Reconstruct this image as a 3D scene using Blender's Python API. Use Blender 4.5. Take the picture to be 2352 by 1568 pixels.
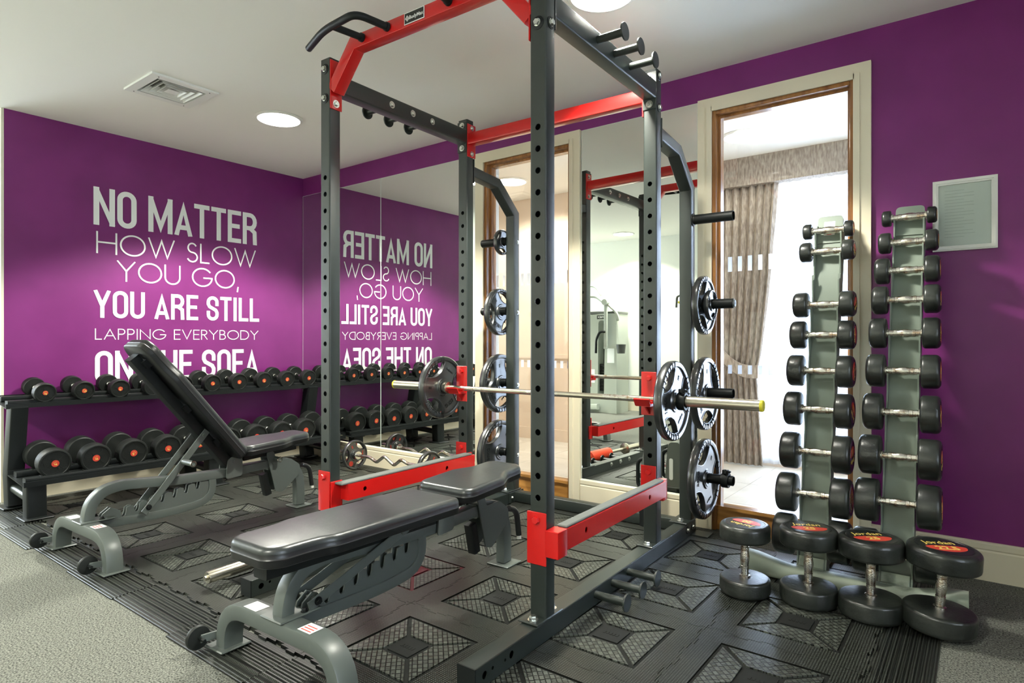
import bpy, bmesh, math, random
from mathutils import Vector, Matrix
from mathutils.geometry import tessellate_polygon
random.seed(7)
PI=math.pi
for o in list(bpy.data.objects): bpy.data.objects.remove(o)
SC=bpy.context.scene; COL=SC.collection
# ------------------------------------------------------------------ camera
CAM_H=1.05
cd=bpy.data.cameras.new('camera'); cam=bpy.data.objects.new('camera',cd); COL.objects.link(cam)
cd.sensor_width=36.0; cd.lens=1425.0/2352*36; cd.shift_y=-3/2352.0; cd.clip_start=.05; cd.clip_end=100
cam.location=(0,0,CAM_H); cam.rotation_euler=(PI/2,0,0.6502)
SC.camera=cam
# ------------------------------------------------------------------ view, world
SC.view_settings.view_transform='Standard'; SC.view_settings.look='None'
SC.view_settings.exposure=0.0; SC.view_settings.gamma=1.0; SC.view_settings.use_curve_mapping=False
W=bpy.data.worlds.new('world'); SC.world=W; W.use_nodes=True
bg=W.node_tree.nodes['Background']; bg.inputs[0].default_value=(.74,.82,1,1); bg.inputs[1].default_value=11
# ------------------------------------------------------------------ lights
CEIL=2.57
LAMP_W=560
LAMPS=[(-3.85,2.42),(-1.33,2.40),(-4.10,-1.10),(-.9,-.95),(-6.6,-.1)]  # the lamp behind the camera is unseen, placed to light the right side
CORR_LAMPS=[(-3.60,4.72),(-1.42,4.72),(.8,4.72)]
def spot(loc,e,size,blend,col,r=.12):
    l=bpy.data.lights.new('downlight_glow','SPOT'); l.energy=e; l.spot_size=math.radians(size); l.spot_blend=blend
    l.color=col; l.shadow_soft_size=r
    o=bpy.data.objects.new('downlight_glow',l); COL.objects.link(o); o.location=loc; return o
def area(loc,rot,sx,sy,e,col):
    l=bpy.data.lights.new('daylight_and_fill','AREA'); l.shape='RECTANGLE'; l.size=sx; l.size_y=sy; l.energy=e; l.color=col
    o=bpy.data.objects.new('daylight_and_fill',l); COL.objects.link(o); o.location=loc; o.rotation_euler=rot; return o
for x,y in LAMPS: spot((x,y,CEIL-.035),LAMP_W,126,.28,(1,.985,.87))
for (x,y),e in zip(CORR_LAMPS,(230,50,50)): spot((x,y,CEIL-.035),e,160,.35,(1,.93,.80))
# daylight: corridor window wall, then fill through unseen windows added right and far left
area((-.1,5.60,1.25),(-PI/2,0,0),3.2,2.3,330,(.56,.68,1))
area((2.58,.6,1.5),(0,PI/2,0),1.6,1.5,10,(.9,.96,1))
area((-8.18,-.3,1.5),(0,-PI/2,0),1.7,1.9,80,(.87,.98,1))

# ------------------------------------------------------------------ materials
def mat(name,col,rough=.5,metal=0,spec=.5,coat=0,emit=None,es=1.0):
    m=bpy.data.materials.new(name); m.use_nodes=True; b=m.node_tree.nodes['Principled BSDF']
    b.inputs['Base Color'].default_value=(*col,1); b.inputs['Roughness'].default_value=rough; b.inputs['Metallic'].default_value=metal
    b.inputs['Specular IOR Level'].default_value=spec; b.inputs['Coat Weight'].default_value=coat
    if emit: b.inputs['Emission Color'].default_value=(*emit,1); b.inputs['Emission Strength'].default_value=es
    return m
def nt(m): return m.node_tree.nodes, m.node_tree.links, m.node_tree.nodes['Principled BSDF']
def noise_mix(m,c1,c2,scale,detail=3,lo=.35,hi=.65,coords='Object',vec_scale=None):
    N,L,b=nt(m); tc=N.new('ShaderNodeTexCoord'); n=N.new('ShaderNodeTexNoise'); n.inputs['Scale'].default_value=scale; n.inputs['Detail'].default_value=detail
    src=tc.outputs[coords]
    if vec_scale:
        mp=N.new('ShaderNodeMapping'); mp.inputs['Scale'].default_value=vec_scale; L.new(src,mp.inputs[0]); src=mp.outputs[0]
    L.new(src,n.inputs['Vector']); r=N.new('ShaderNodeValToRGB'); r.color_ramp.elements[0].position=lo; r.color_ramp.elements[1].position=hi
    r.color_ramp.elements[0].color=(*c1,1); r.color_ramp.elements[1].color=(*c2,1)
    L.new(n.outputs[0],r.inputs[0]); L.new(r.outputs[0],b.inputs['Base Color']); return n
def bump(m,scale,strength,dist=.002,detail=2,kind='noise',vec_scale=None):
    N,L,b=nt(m); tc=N.new('ShaderNodeTexCoord'); src=tc.outputs['Object']
    if vec_scale:
        mp=N.new('ShaderNodeMapping'); mp.inputs['Scale'].default_value=vec_scale; L.new(src,mp.inputs[0]); src=mp.outputs[0]
    if kind=='noise':
        n=N.new('ShaderNodeTexNoise'); n.inputs['Detail'].default_value=detail
    else: n=N.new('ShaderNodeTexVoronoi')
    n.inputs['Scale'].default_value=scale; L.new(src,n.inputs['Vector'])
    bp=N.new('ShaderNodeBump'); bp.inputs['Strength'].default_value=strength; bp.inputs['Distance'].default_value=dist
    L.new(n.outputs[0],bp.inputs['Height']); L.new(bp.outputs[0],b.inputs['Normal'])
M={}
M['purple']=mat('purple_paint',(.17,.019,.142),.40,spec=.35); noise_mix(M['purple'],(.155,.0165,.130),(.185,.0215,.155),3); bump(M['purple'],260,.12,.001)
M['cream_wall']=mat('cream_wall_paint',(.72,.68,.56),.6); bump(M['cream_wall'],220,.08,.001)
M['white_wall']=mat('white_wall_paint',(.84,.86,.78),.6); bump(M['white_wall'],220,.08,.001)
M['beige_wall']=mat('beige_wall_paint',(.74,.62,.50),.6)
M['ceiling']=mat('ceiling_paint',(.86,.85,.78),.8); bump(M['ceiling'],150,.06,.001)
M['cream']=mat('cream_gloss_trim',(.74,.67,.50),.35)
M['carpet']=mat('grey_carpet',(.2,.2,.18),.95,spec=.1); noise_mix(M['carpet'],(.050,.053,.046),(.215,.22,.19),170,3,.36,.64); bump(M['carpet'],170,.9,.006)
M['tile']=mat('stone_floor_tile',(.62,.59,.52),.35); noise_mix(M['tile'],(.58,.55,.48),(.68,.65,.58),4)
M['grout']=mat('grout',(.25,.24,.22),.8)
M['wood']=mat('varnished_wood',(.25,.1,.03),.3,coat=.3)
noise_mix(M['wood'],(.20,.075,.018),(.46,.21,.06),6,6,.3,.7,vec_scale=(6,6,.6))
M['wood_h']=mat('varnished_wood_rail',(.25,.1,.03),.3,coat=.3)
noise_mix(M['wood_h'],(.26,.10,.02),(.55,.27,.07),6,6,.3,.7,vec_scale=(.6,6,6))
M['mirror']=mat('mirror_silver',(.86,.89,.86),0.0,1)
M['edge']=mat('mirror_edge',(.7,.78,.7),.3)
M['black']=mat('black_powder_coat',(.006,.008,.008),.46,spec=.28); bump(M['black'],420,.10,.0008)
M['rack']=mat('rack_powder_coat',(.015,.021,.018),.36,spec=.65); bump(M['rack'],420,.10,.0008)
M['red']=mat('red_powder_coat',(.50,.008,.007),.28,spec=.5,coat=.25)
M['steel']=mat('brushed_steel',(.62,.58,.48),.26,1)
M['chrome']=mat('chrome',(.75,.74,.70),.16,1); bump(M['chrome'],160,.15,.001)
M['worn_chrome']=mat('worn_knurled_chrome',(.6,.55,.45),.24,1); noise_mix(M['worn_chrome'],(.40,.27,.17),(.72,.70,.64),38,4,.30,.52); bump(M['worn_chrome'],240,.5,.002)
M['bolt']=mat('zinc_bolt',(.7,.72,.68),.25,1)
M['rubber']=mat('black_rubber',(.009,.011,.010),.5,spec=.32); bump(M['rubber'],90,.25,.002)
M['rubber_worn']=mat('worn_black_rubber',(.02,.024,.022),.33,spec=.6); noise_mix(M['rubber_worn'],(.006,.008,.007),(.024,.028,.024),9,5); bump(M['rubber_worn'],60,.35,.003)
M['plate']=mat('plate_rubber',(.012,.015,.016),.32,spec=1.0,coat=.6); bump(M['plate'],70,.12,.0015)
M['bench']=mat('bench_grey_enamel',(.078,.092,.084),.38,spec=.5); bump(M['bench'],600,.15,.0006)
M['vinyl']=mat('black_vinyl',(.018,.022,.022),.34,spec=.6); bump(M['vinyl'],38,.16,.004,4)
M['vinyl_side']=mat('black_vinyl_side',(.009,.010,.011),.38,spec=.5)
M['pad']=mat('grey_rubber_pad',(.10,.11,.10),.7)
M['tower']=mat('tower_grey_green',(.165,.20,.165),.45,spec=.4); bump(M['tower'],300,.1,.001)
M['tower_base']=mat('worn_grey_green_enamel',(.24,.28,.22),.5,spec=.4); noise_mix(M['tower_base'],(.05,.06,.045),(.27,.31,.245),7,5,.27,.38)
M['yellow']=mat('yellow_plastic',(.70,.62,.03),.4)
M['white']=mat('white_plastic',(.78,.78,.72),.4)
M['letter']=mat('white_vinyl_lettering',(.80,.83,.80),.5)
M['paper']=mat('paper',(.90,.94,.92),.6)
M['faint']=mat('faint_print',(.62,.67,.65),.6)
M['label']=mat('white_sticker',(.72,.72,.68),.5)
M['redlabel']=mat('red_label',(.55,.05,.03),.4)
M['gold']=mat('gold_print',(.75,.55,.12),.4)
M['blacklabel']=mat('black_label',(.012,.014,.014),.25,spec=.6)
M['silverprint']=mat('silver_print',(.75,.75,.72),.35)
M['dark']=mat('dark_void',(.004,.004,.004),.9)
M['machine']=mat('machine_silver_grey',(.42,.46,.40),.35,spec=.5)
M['machine_dark']=mat('machine_dark_grey',(.09,.10,.09),.4)
M['orange']=mat('orange_foam',(.75,.06,.015),.6)
M['lamp']=mat('lamp_diffuser',(.9,.9,.88),.5,emit=(1,.99,.94),es=7)
M['fabric']=mat('taupe_curtain_fabric',(.36,.31,.26),.9,spec=.1); noise_mix(M['fabric'],(.24,.20,.17),(.44,.385,.32),70,4,.35,.65,vec_scale=(1,1,.25)); bump(M['fabric'],260,.4,.002)
def trans(name,col,fac):
    m=bpy.data.materials.new(name); m.use_nodes=True; N,L=m.node_tree.nodes,m.node_tree.links
    N.clear(); o=N.new('ShaderNodeOutputMaterial'); mx=N.new('ShaderNodeMixShader'); t=N.new('ShaderNodeBsdfTransparent'); g=N.new('ShaderNodeBsdfGlossy')
    g.inputs['Roughness'].default_value=0.0; fr=N.new('ShaderNodeFresnel'); fr.inputs[0].default_value=1.45
    t.inputs[0].default_value=(*col,1); L.new(fr.outputs[0],mx.inputs[0]); L.new(t.outputs[0],mx.inputs[1]); L.new(g.outputs[0],mx.inputs[2]); L.new(mx.outputs[0],o.inputs[0]); return m
M['glass']=trans('clear_glass',(.96,.98,.97),1)
def sheer(name='sheer_net',f1=.35,f2=.5):
    m=bpy.data.materials.new(name); m.use_nodes=True; N,L=m.node_tree.nodes,m.node_tree.links; N.clear()
    o=N.new('ShaderNodeOutputMaterial'); a=N.new('ShaderNodeMixShader'); b=N.new('ShaderNodeMixShader')
    t=N.new('ShaderNodeBsdfTransparent'); tl=N.new('ShaderNodeBsdfTranslucent'); d=N.new('ShaderNodeBsdfDiffuse')
    tl.inputs[0].default_value=(.95,.96,.98,1); d.inputs[0].default_value=(.9,.9,.92,1)
    a.inputs[0].default_value=f1; L.new(tl.outputs[0],a.inputs[1]); L.new(d.outputs[0],a.inputs[2])
    b.inputs[0].default_value=f2; L.new(t.outputs[0],b.inputs[1]); L.new(a.outputs[0],b.inputs[2]); L.new(b.outputs[0],o.inputs[0]); return m
M['sheer']=sheer(); M['manifest']=sheer('frosted_film',.45,.95)
# rubber mat: fine relief by bump, shade of its gaps also put into the colour
def mat_rubber(name,kind):
    m=mat(name,(.035,.04,.036),.36,spec=.38); N,L,b=nt(m)
    tc=N.new('ShaderNodeTexCoord'); no=N.new('ShaderNodeTexNoise'); no.inputs['Scale'].default_value=2.2; no.inputs['Detail'].default_value=5
    geo=N.new('ShaderNodeNewGeometry'); L.new(geo.outputs['Position'],no.inputs['Vector'])
    r=N.new('ShaderNodeValToRGB'); r.color_ramp.elements[0].position=.3; r.color_ramp.elements[1].position=.72
    r.color_ramp.elements[0].color=(.042,.048,.041,1); r.color_ramp.elements[1].color=(.118,.130,.108,1)
    L.new(no.outputs[0],r.inputs[0]); src=tc.outputs['Object']
    br=N.new('ShaderNodeTexBrick'); br.inputs['Scale'].default_value=1.0
    br.inputs['Color1'].default_value=(1,1,1,1); br.inputs['Color2'].default_value=(.72,.72,.72,1); br.inputs['Mortar'].default_value=(.03,.03,.03,1)
    if kind=='weave':
        rot=N.new('ShaderNodeMapping'); rot.inputs['Rotation'].default_value=(0,0,PI/4); L.new(src,rot.inputs[0]); src=rot.outputs[0]
        br.offset=.0; br.inputs['Brick Width'].default_value=.024; br.inputs['Row Height'].default_value=.017; br.inputs['Mortar Size'].default_value=.0021
        sc=N.new('ShaderNodeMapping'); sc.inputs['Scale'].default_value=(1/.024,1/.017,1); L.new(src,sc.inputs[0])
        ck=N.new('ShaderNodeTexChecker'); ck.inputs['Scale'].default_value=1.0; ck.inputs['Color1'].default_value=(1,1,1,1); ck.inputs['Color2'].default_value=(0,0,0,1); L.new(sc.outputs[0],ck.inputs['Vector'])
        wv=N.new('ShaderNodeTexWave'); wv.bands_direction='X'; wv.inputs['Scale'].default_value=32; L.new(src,wv.inputs['Vector'])
        m1=N.new('ShaderNodeMath'); m1.operation='MULTIPLY'; L.new(ck.outputs['Fac'],m1.inputs[0]); L.new(wv.outputs['Fac'],m1.inputs[1])
        m2=N.new('ShaderNodeMath'); m2.operation='MULTIPLY_ADD'; L.new(m1.outputs[0],m2.inputs[0]); m2.inputs[1].default_value=-.75; m2.inputs[2].default_value=1
        hx_=N.new('ShaderNodeMix'); hx_.data_type='RGBA'; hx_.blend_type='MULTIPLY'; hx_.inputs[0].default_value=1; L.new(br.outputs['Color'],hx_.inputs['A']); L.new(m2.outputs[0],hx_.inputs['B']); h=hx_.outputs['Result']
    else:
        br.offset=0; br.inputs['Brick Width'].default_value=.0085; br.inputs['Row Height'].default_value=.0085; br.inputs['Mortar Size'].default_value=.0023; h=br.outputs['Color']
    L.new(src,br.inputs['Vector'])
    mx=N.new('ShaderNodeMix'); mx.data_type='RGBA'; mx.blend_type='MULTIPLY'; mx.inputs[0].default_value=.93
    L.new(r.outputs[0],mx.inputs['A']); L.new(h,mx.inputs['B']); L.new(mx.outputs['Result'],b.inputs['Base Color'])
    bp=N.new('ShaderNodeBump'); bp.inputs['Strength'].default_value=.6; bp.inputs['Distance'].default_value=.002; L.new(h,bp.inputs['Height']); L.new(bp.outputs[0],b.inputs['Normal'])
    return m
M['mat_weave']=mat_rubber('rubber_mat_weave','weave'); M['mat_dots']=mat_rubber('rubber_mat_dots','dots')
M['mat_plain']=mat('rubber_mat_plain',(.012,.013,.012),.75,spec=.15); M['mat_red']=mat('rubber_mat_maroon',(.075,.006,.012),.6,spec=.2)  # plain rubber, darkened to carry the shade of the grooves

# ------------------------------------------------------------------ mesh builder
class MB:
    def __init__(s): s.v=[]; s.f=[]; s.m=[]; s.mats=[]
    def mi(s,m):
        if m not in s.mats: s.mats.append(m)
        return s.mats.index(m)
    def add(s,vs,fs,m=0,T=None):
        o=len(s.v)
        if T is not None: vs=[T@Vector(v) for v in vs]
        s.v+= [tuple(v) for v in vs]; s.f+=[tuple(i+o for i in f) for f in fs]; s.m+=[m]*len(fs); return s
    def box(s,x0,x1,y0,y1,z0,z1,m=0,T=None,bev=0):
        if bev>0:
            prof=rrect((x1-x0)/2,(y1-y0)/2,bev,2)
            vs=[];n=len(prof);cx,cy=(x0+x1)/2,(y0+y1)/2
            sx=1-bev/((x1-x0)/2); sy=1-bev/((y1-y0)/2)
            for z,k in ((z0,1),(z0+bev,0),(z1-bev,0),(z1,1)):
                for px,py in prof: vs.append((cx+px*(sx if k else 1),cy+py*(sy if k else 1),z))
            fs=[tuple(range(n))[::-1],tuple(range(3*n,4*n))]
            for r in range(3):
                for i in range(n): j=(i+1)%n; fs.append((r*n+i,r*n+j,(r+1)*n+j,(r+1)*n+i))
            return s.add(vs,fs,m,T)
        vs=[(x0,y0,z0),(x1,y0,z0),(x1,y1,z0),(x0,y1,z0),(x0,y0,z1),(x1,y0,z1),(x1,y1,z1),(x0,y1,z1)]
        return s.add(vs,[(0,3,2,1),(4,5,6,7),(0,1,5,4),(1,2,6,5),(2,3,7,6),(3,0,4,7)],m,T)
    def prism(s,poly,z0,z1,m=0,T=None,holes=()):
        loops=[list(poly)]+[list(h) for h in holes]
        if holes:
            tr=tessellate_polygon([[Vector((p[0],p[1],0)) for p in l] for l in loops])
            flat=[p for l in loops for p in l]; n=len(flat)
            vs=[(p[0],p[1],z0) for p in flat]+[(p[0],p[1],z1) for p in flat]
            fs=[]
            for t in tr:
                a,b,c=[flat[i] for i in t]; ar=(b[0]-a[0])*(c[1]-a[1])-(b[1]-a[1])*(c[0]-a[0])
                t=tuple(t) if ar>0 else (t[0],t[2],t[1])
                fs.append((t[2],t[1],t[0])); fs.append(tuple(i+n for i in t))
            o=0
            for l in loops:
                k=len(l)
                for i in range(k): j=(i+1)%k; fs.append((o+i,o+j,n+o+j,n+o+i))
                o+=k
            return s.add(vs,fs,m,T)
        n=len(poly); vs=[(p[0],p[1],z0) for p in poly]+[(p[0],p[1],z1) for p in poly]
        fs=[tuple(range(n))[::-1],tuple(range(n,2*n))]+[(i,(i+1)%n,n+(i+1)%n,n+i) for i in range(n)]
        return s.add(vs,fs,m,T)
    def lathe(s,prof,n=24,m=0,T=None,cap=True):
        # prof: list of (r,z) ; axis = local Z
        vs=[];fs=[]
        for r,z in prof:
            for i in range(n): a=2*PI*i/n; vs.append((r*math.cos(a),r*math.sin(a),z))
        for k in range(len(prof)-1):
            for i in range(n): j=(i+1)%n; fs.append((k*n+i,k*n+j,(k+1)*n+j,(k+1)*n+i))
        if cap:
            fs.append(tuple(range(n))[::-1]); o=(len(prof)-1)*n; fs.append(tuple(range(o,o+n)))
        return s.add(vs,fs,m,T)
    def cyl(s,p,q,r,n=16,m=0,r2=None):
        p=Vector(p);q=Vector(q); T=frame(p,q-p); L=(q-p).length
        return s.lathe([(r,0),(r if r2 is None else r2,L)],n,m,T)
    def sweep(s,path,prof,nrm=None,m=0,caps=True,T=None):
        P=[Vector(p) for p in path]; k=len(P); n=len(prof); vs=[];fs=[]
        d=[(P[i+1]-P[i]).normalized() for i in range(k-1)]
        if nrm is None:
            r=d[0].orthogonal().normalized()
        for i in range(k):
            t=(d[max(i-1,0)]+d[min(i,k-2)]).normalized()
            c=max(.2,t.dot(d[min(i,k-2)]))
            if nrm is not None:
                a=Vector(nrm).normalized(); b=a.cross(t).normalized(); sb=1/c
            else:
                r=(r-t*r.dot(t)).normalized(); a=r; b=a.cross(t).normalized(); sb=1
            for u,w in prof: vs.append(P[i]+a*u+b*(w*sb))
        for i in range(k-1):
            for j in range(n): l=(j+1)%n; fs.append((i*n+j,i*n+l,(i+1)*n+l,(i+1)*n+j))
        if caps: fs.append(tuple(range(n))[::-1]); o=(k-1)*n; fs.append(tuple(range(o,o+n)))
        return s.add(vs,fs,m,T)
    def mesh(s,name,mats,smooth=True,angle=32):
        me=bpy.data.meshes.new(name); me.from_pydata(s.v,[],s.f); 
        for mm in mats: me.materials.append(M[mm])
        if len(mats)>1: me.polygons.foreach_set('material_index',s.m)
        bm=bmesh.new(); bm.from_mesh(me); bmesh.ops.recalc_face_normals(bm,faces=bm.faces); bm.to_mesh(me); bm.free()
        if smooth:
            me.shade_smooth(); me.set_sharp_from_angle(angle=math.radians(angle))
        me.update(); return me
    def obj(s,name,mats,parent=None,T=None,smooth=True,angle=32,label=None,kind=None):
        if isinstance(mats,str): mats=[mats]
        o=bpy.data.objects.new(name,s.mesh(name,mats,smooth,angle)); COL.objects.link(o)
        if parent is not None: o.parent=parent
        if T is not None: o.matrix_local=T
        if label: o['label']=label
        if kind: o['kind']=kind
        return o
class Bag(MB):
    # several like pieces collected with cut(); each becomes an object of its own
    def __init__(s): super().__init__(); s.c=[]
    def cut(s): s.c.append((len(s.v),len(s.f))); return s
    def obj(s,name,mats,parent=None,**k):
        if not s.c or s.c[-1][1]!=len(s.f): s.cut()
        v0=f0=0; o=None
        for v1,f1 in s.c:
            m=MB(); m.v=s.v[v0:v1]; m.f=[tuple(i-v0 for i in f) for f in s.f[f0:f1]]; m.m=s.m[f0:f1]; o=m.obj(name,mats,parent,**k); v0,f0=v1,f1
        return o
def frame(p,z,x=None):
    z=Vector(z).normalized()
    x=Vector(x) if x is not None else z.orthogonal()
    x=(x-z*x.dot(z)).normalized(); y=z.cross(x)
    m=Matrix((x,y,z)).transposed().to_4x4(); m.translation=Vector(p); return m
def rrect(hx,hy,r,n=3):
    out=[]
    for cx,cy,a0 in ((hx-r,hy-r,0),(-hx+r,hy-r,90),(-hx+r,-hy+r,180),(hx-r,-hy+r,270)):
        for i in range(n+1):
            a=math.radians(a0+90*i/n); out.append((cx+r*math.cos(a),cy+r*math.sin(a)))
    return out
def circ(r,n=14): return [(r*math.cos(2*PI*i/n),r*math.sin(2*PI*i/n)) for i in range(n)]
def arc2(cx,cy,r,a0,a1,n): return [(cx+r*math.cos(math.radians(a0+(a1-a0)*i/n)),cy+r*math.sin(math.radians(a0+(a1-a0)*i/n))) for i in range(n+1)]
def fillet(pts,rad,n=5):
    # pts: list of Vector-like 3D; round the interior corners
    P=[Vector(p) for p in pts]; out=[P[0]]
    for i in range(1,len(P)-1):
        a,b,c=P[i-1],P[i],P[i+1]; r=rad if not isinstance(rad,(list,tuple)) else rad[i-1]
        r=min(r,(a-b).length*(.97 if i==1 else .49),(c-b).length*(.97 if i==len(P)-2 else .49)); p=b+(a-b).normalized()*r; q=b+(c-b).normalized()*r
        for k in range(n+1):
            t=k/n; out.append(p*(1-t)**2+b*2*t*(1-t)+q*t*t)
    out.append(P[-1]); return out
def inset(poly,d):
    n=len(poly); out=[]
    for i in range(n):
        a,b,c=poly[i-1],poly[i],poly[(i+1)%n]
        e1=Vector((b[0]-a[0],b[1]-a[1])).normalized(); e2=Vector((c[0]-b[0],c[1]-b[1])).normalized()
        n1=Vector((-e1.y,e1.x)); n2=Vector((-e2.y,e2.x)); v=(n1+n2); 
        if v.length<1e-6: v=n1
        v.normalize(); k=d/max(.5,v.dot(n1)); out.append((b[0]+v.x*k,b[1]+v.y*k))
    return out
def round_poly(pts,r,n=4):
    P=[Vector((p[0],p[1])) for p in pts]; out=[]; k=len(P)
    for i in range(k):
        a,b,c=P[i-1],P[i],P[(i+1)%k]; rr=r[i] if isinstance(r,(list,tuple)) else r
        rr=min(rr,(a-b).length*.45,(c-b).length*.45); p=b+(a-b).normalized()*rr; q=b+(c-b).normalized()*rr
        for j in range(n+1):
            t=j/n; v=p*(1-t)**2+b*2*t*(1-t)+q*t*t; out.append((v.x,v.y))
    return out
def thing(name,label,cat,loc=(0,0,0),rz=0,group=None):
    o=bpy.data.objects.new(name,None); o.empty_display_size=.1; COL.objects.link(o); o.location=loc; o.rotation_euler=(0,0,rz)
    o['label']=label; o['category']=cat
    if group: o['group']=group
    return o
def tag(o,label,cat,group=None):
    o['label']=label; o['category']=cat
    if group: o['group']=group
    return o
def struct(name,mb,mats,**k):
    o=mb.obj(name,mats,**k); o['kind']='structure'; return o
_tc={}
def text_mb(mb,txt,size,T,m=0,ext=.0008,bold=0,width=None):
    key=(txt,size,ext,bold)
    if key not in _tc:
        c=bpy.data.curves.new('t','FONT'); c.body=txt; c.size=size; c.extrude=ext; c.align_x='CENTER'; c.align_y='CENTER'; c.offset=bold; c.resolution_u=3
        o=bpy.data.objects.new('t',c); COL.objects.link(o); dg=bpy.context.evaluated_depsgraph_get(); me=bpy.data.meshes.new_from_object(o.evaluated_get(dg))
        _tc[key]=([tuple(v.co) for v in me.vertices],[tuple(p.vertices) for p in me.polygons])
        bpy.data.objects.remove(o); bpy.data.curves.remove(c); bpy.data.meshes.remove(me)
    vs,fs=_tc[key]
    if not vs: return
    if width:
        w=max(v[0] for v in vs)-min(v[0] for v in vs); T=T@Matrix.Diagonal((width/w,1,1,1))
    mb.add(vs,fs,m,T)

# ================================================================== room shell
YW=3.465; XL=-5.11; XR=2.6; YB=-1.65; XF=-8.2
D1=(-2.88,-2.145); D2=(-1.216,-.507); DT=2.335   # door openings
fl=MB().box(XF,XR,YB,YW+.13,-.14,-.012); struct('floor',fl,'carpet',smooth=False)
VX,VY,VA_=-3.932,1.752,.142
cl=MB().prism([(XF-.12,YB-.1),(XR+.12,YB-.1),(XR+.12,5.65),(XF-.12,5.65)],CEIL,CEIL+.1,holes=[[(VX-VA_,VY-VA_),(VX-VA_,VY+VA_),(VX+VA_,VY+VA_),(VX+VA_,VY-VA_)]]); struct('ceiling',cl,'ceiling',smooth=False)
w=MB(); 
for a,b in ((XL-.12,D1[0]),(D1[1],D2[0]),(D2[1],XR)): w.box(a,b,YW,YW+.13,-.012,CEIL)
for a,b in (D1,D2): w.box(a,b,YW,YW+.13,DT,CEIL)
struct('wall_front',w,'purple',smooth=False)
struct('wall_left',MB().box(XL-.12,XL,1.22,YW,-.012,CEIL),'purple',smooth=False)
struct('wall_corner',MB().box(XF,XL-.12,1.22,1.34,-.012,CEIL).box(XL-.12,XL-.0,1.205,1.22,-.012,CEIL),'cream_wall',smooth=False)
struct('wall_far_left',MB().box(XF-.12,XF,YB-.1,-1.25,-.012,CEIL).box(XF-.12,XF,.65,1.34,-.012,CEIL).box(XF-.12,XF,-1.25,.65,-.012,.65).box(XF-.12,XF,-1.25,.65,2.4,CEIL),'white_wall',smooth=False)
wn=MB()
for y0,y1,z0,z1 in ((-1.25,.65,.65,.71),(-1.25,.65,2.34,2.40),(-1.25,-1.19,.71,2.34),(.59,.65,.71,2.34),(-.33,-.27,.71,2.34)): wn.box(XF-.09,XF-.03,y0,y1,z0,z1)
wf=struct('added_window_3',wn,'white',smooth=False)  # unseen window, added to bring bluish daylight onto the ceiling
MB().box(XF-.061,XF-.055,-1.19,.59,.71,2.34).obj('pane','glass',wf,smooth=False)
struct('wall_back',MB().box(XF,XR,YB-.1,YB,-.012,CEIL),'white_wall',smooth=False)
# right wall with an unseen window added for fill light
wr=MB().box(XR,XR+.12,YB-.1,-.2,-.012,CEIL).box(XR,XR+.12,1.4,YW+.13,-.012,CEIL).box(XR,XR+.12,-.2,1.4,-.012,.55).box(XR,XR+.12,-.2,1.4,2.45,CEIL)
struct('wall_right',wr,'white_wall',smooth=False)
wn=MB()
for y0,y1,z0,z1 in ((-.2,1.4,.55,.61),(-.2,1.4,2.39,2.45),(-.2,-.14,.61,2.39),(1.34,1.4,.61,2.39),(.57,.63,.61,2.39)): wn.box(XR+.03,XR+.09,y0,y1,z0,z1)
wf=struct('added_window_1',wn,'white',smooth=False)  # unseen window, added to brighten the ceiling
MB().box(XR+.055,XR+.061,-.14,1.34,.61,2.39).obj('pane','glass',wf,smooth=False)
# baseboards
def base_prof(): return [(0,-.012),(.018,-.012),(.018,.115),(.014,.122),(.018,.128),(.018,.150),(.010,.157),(0,.157)]
def baseboard(name,p,q,nrm):
    # p,q floor points ; nrm = direction away from wall
    n=Vector((nrm[0],nrm[1],0)); d=(Vector(q)-Vector(p)).normalized(); pr=base_prof(); vs=[]
    for c in (p,q):
        for a,z in pr: vs.append(Vector((c[0],c[1],0))+n*a+Vector((0,0,z)))
    k=len(pr); fs=[(i,(i+1)%k,k+(i+1)%k,k+i) for i in range(k)]+[tuple(range(k))[::-1],tuple(range(k,2*k))]
    struct(name,MB().add(vs,fs),'cream',smooth=False)
baseboard('baseboard_left',(XL,1.22),(XL,YW),(1,0))
baseboard('baseboard_front',(XL,YW),(D1[0]-.075,YW),(0,-1))
baseboard('baseboard_middle',(D1[1]+.075,YW),(D2[0]-.08,YW),(0,-1))
baseboard('baseboard_right',(D2[1]+.072,YW),(XR,YW),(0,-1))
baseboard('baseboard_back',(XF,YB),(XR,YB),(0,1))
baseboard('baseboard_corner',(XF,1.22),(XL-.12,1.22),(0,-1))
# ---- corridor beyond the glazed doors
YC=5.42
fc=MB().box(-6.0,2.6,YW+.13,YC+.2,-.12,-.006); fc=struct('floor',fc,'grout',smooth=False)
tm=None
for i in range(-8,6):
    for j in range(-2,2):
        x0=-1.36+.6*i; y0=4.66+.6*j
        x1=min(x0+.597,2.6); y1=y0+.597; x0=max(x0,-6.0); yy0=max(y0,YW+.135); y1=min(y1,YC+.15)
        if x1-x0<.05 or y1-yy0<.05 or x0>1.3: continue
        MB().box(x0,x1,yy0,y1,-.006,0).obj('floor_tile','tile',fc,smooth=False)
wc=MB().box(-6.0,-2.05,YC,YC+.12,0,CEIL).box(-2.05,1.6,YC,YC+.12,2.45,CEIL).box(-2.05,1.6,YC,YC+.12,0,.03).box(1.6,2.7,YC,YC+.12,0,CEIL)
struct('wall_corridor',wc,'beige_wall',smooth=False)
struct('wall_corridor_end',MB().box(-6.1,-6.0,YW+.13,YC+.12,0,CEIL),'beige_wall',smooth=False)
struct('wall_corridor_end',MB().box(2.6,2.7,YW+.13,YC+.12,0,CEIL),'beige_wall',smooth=False)
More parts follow.
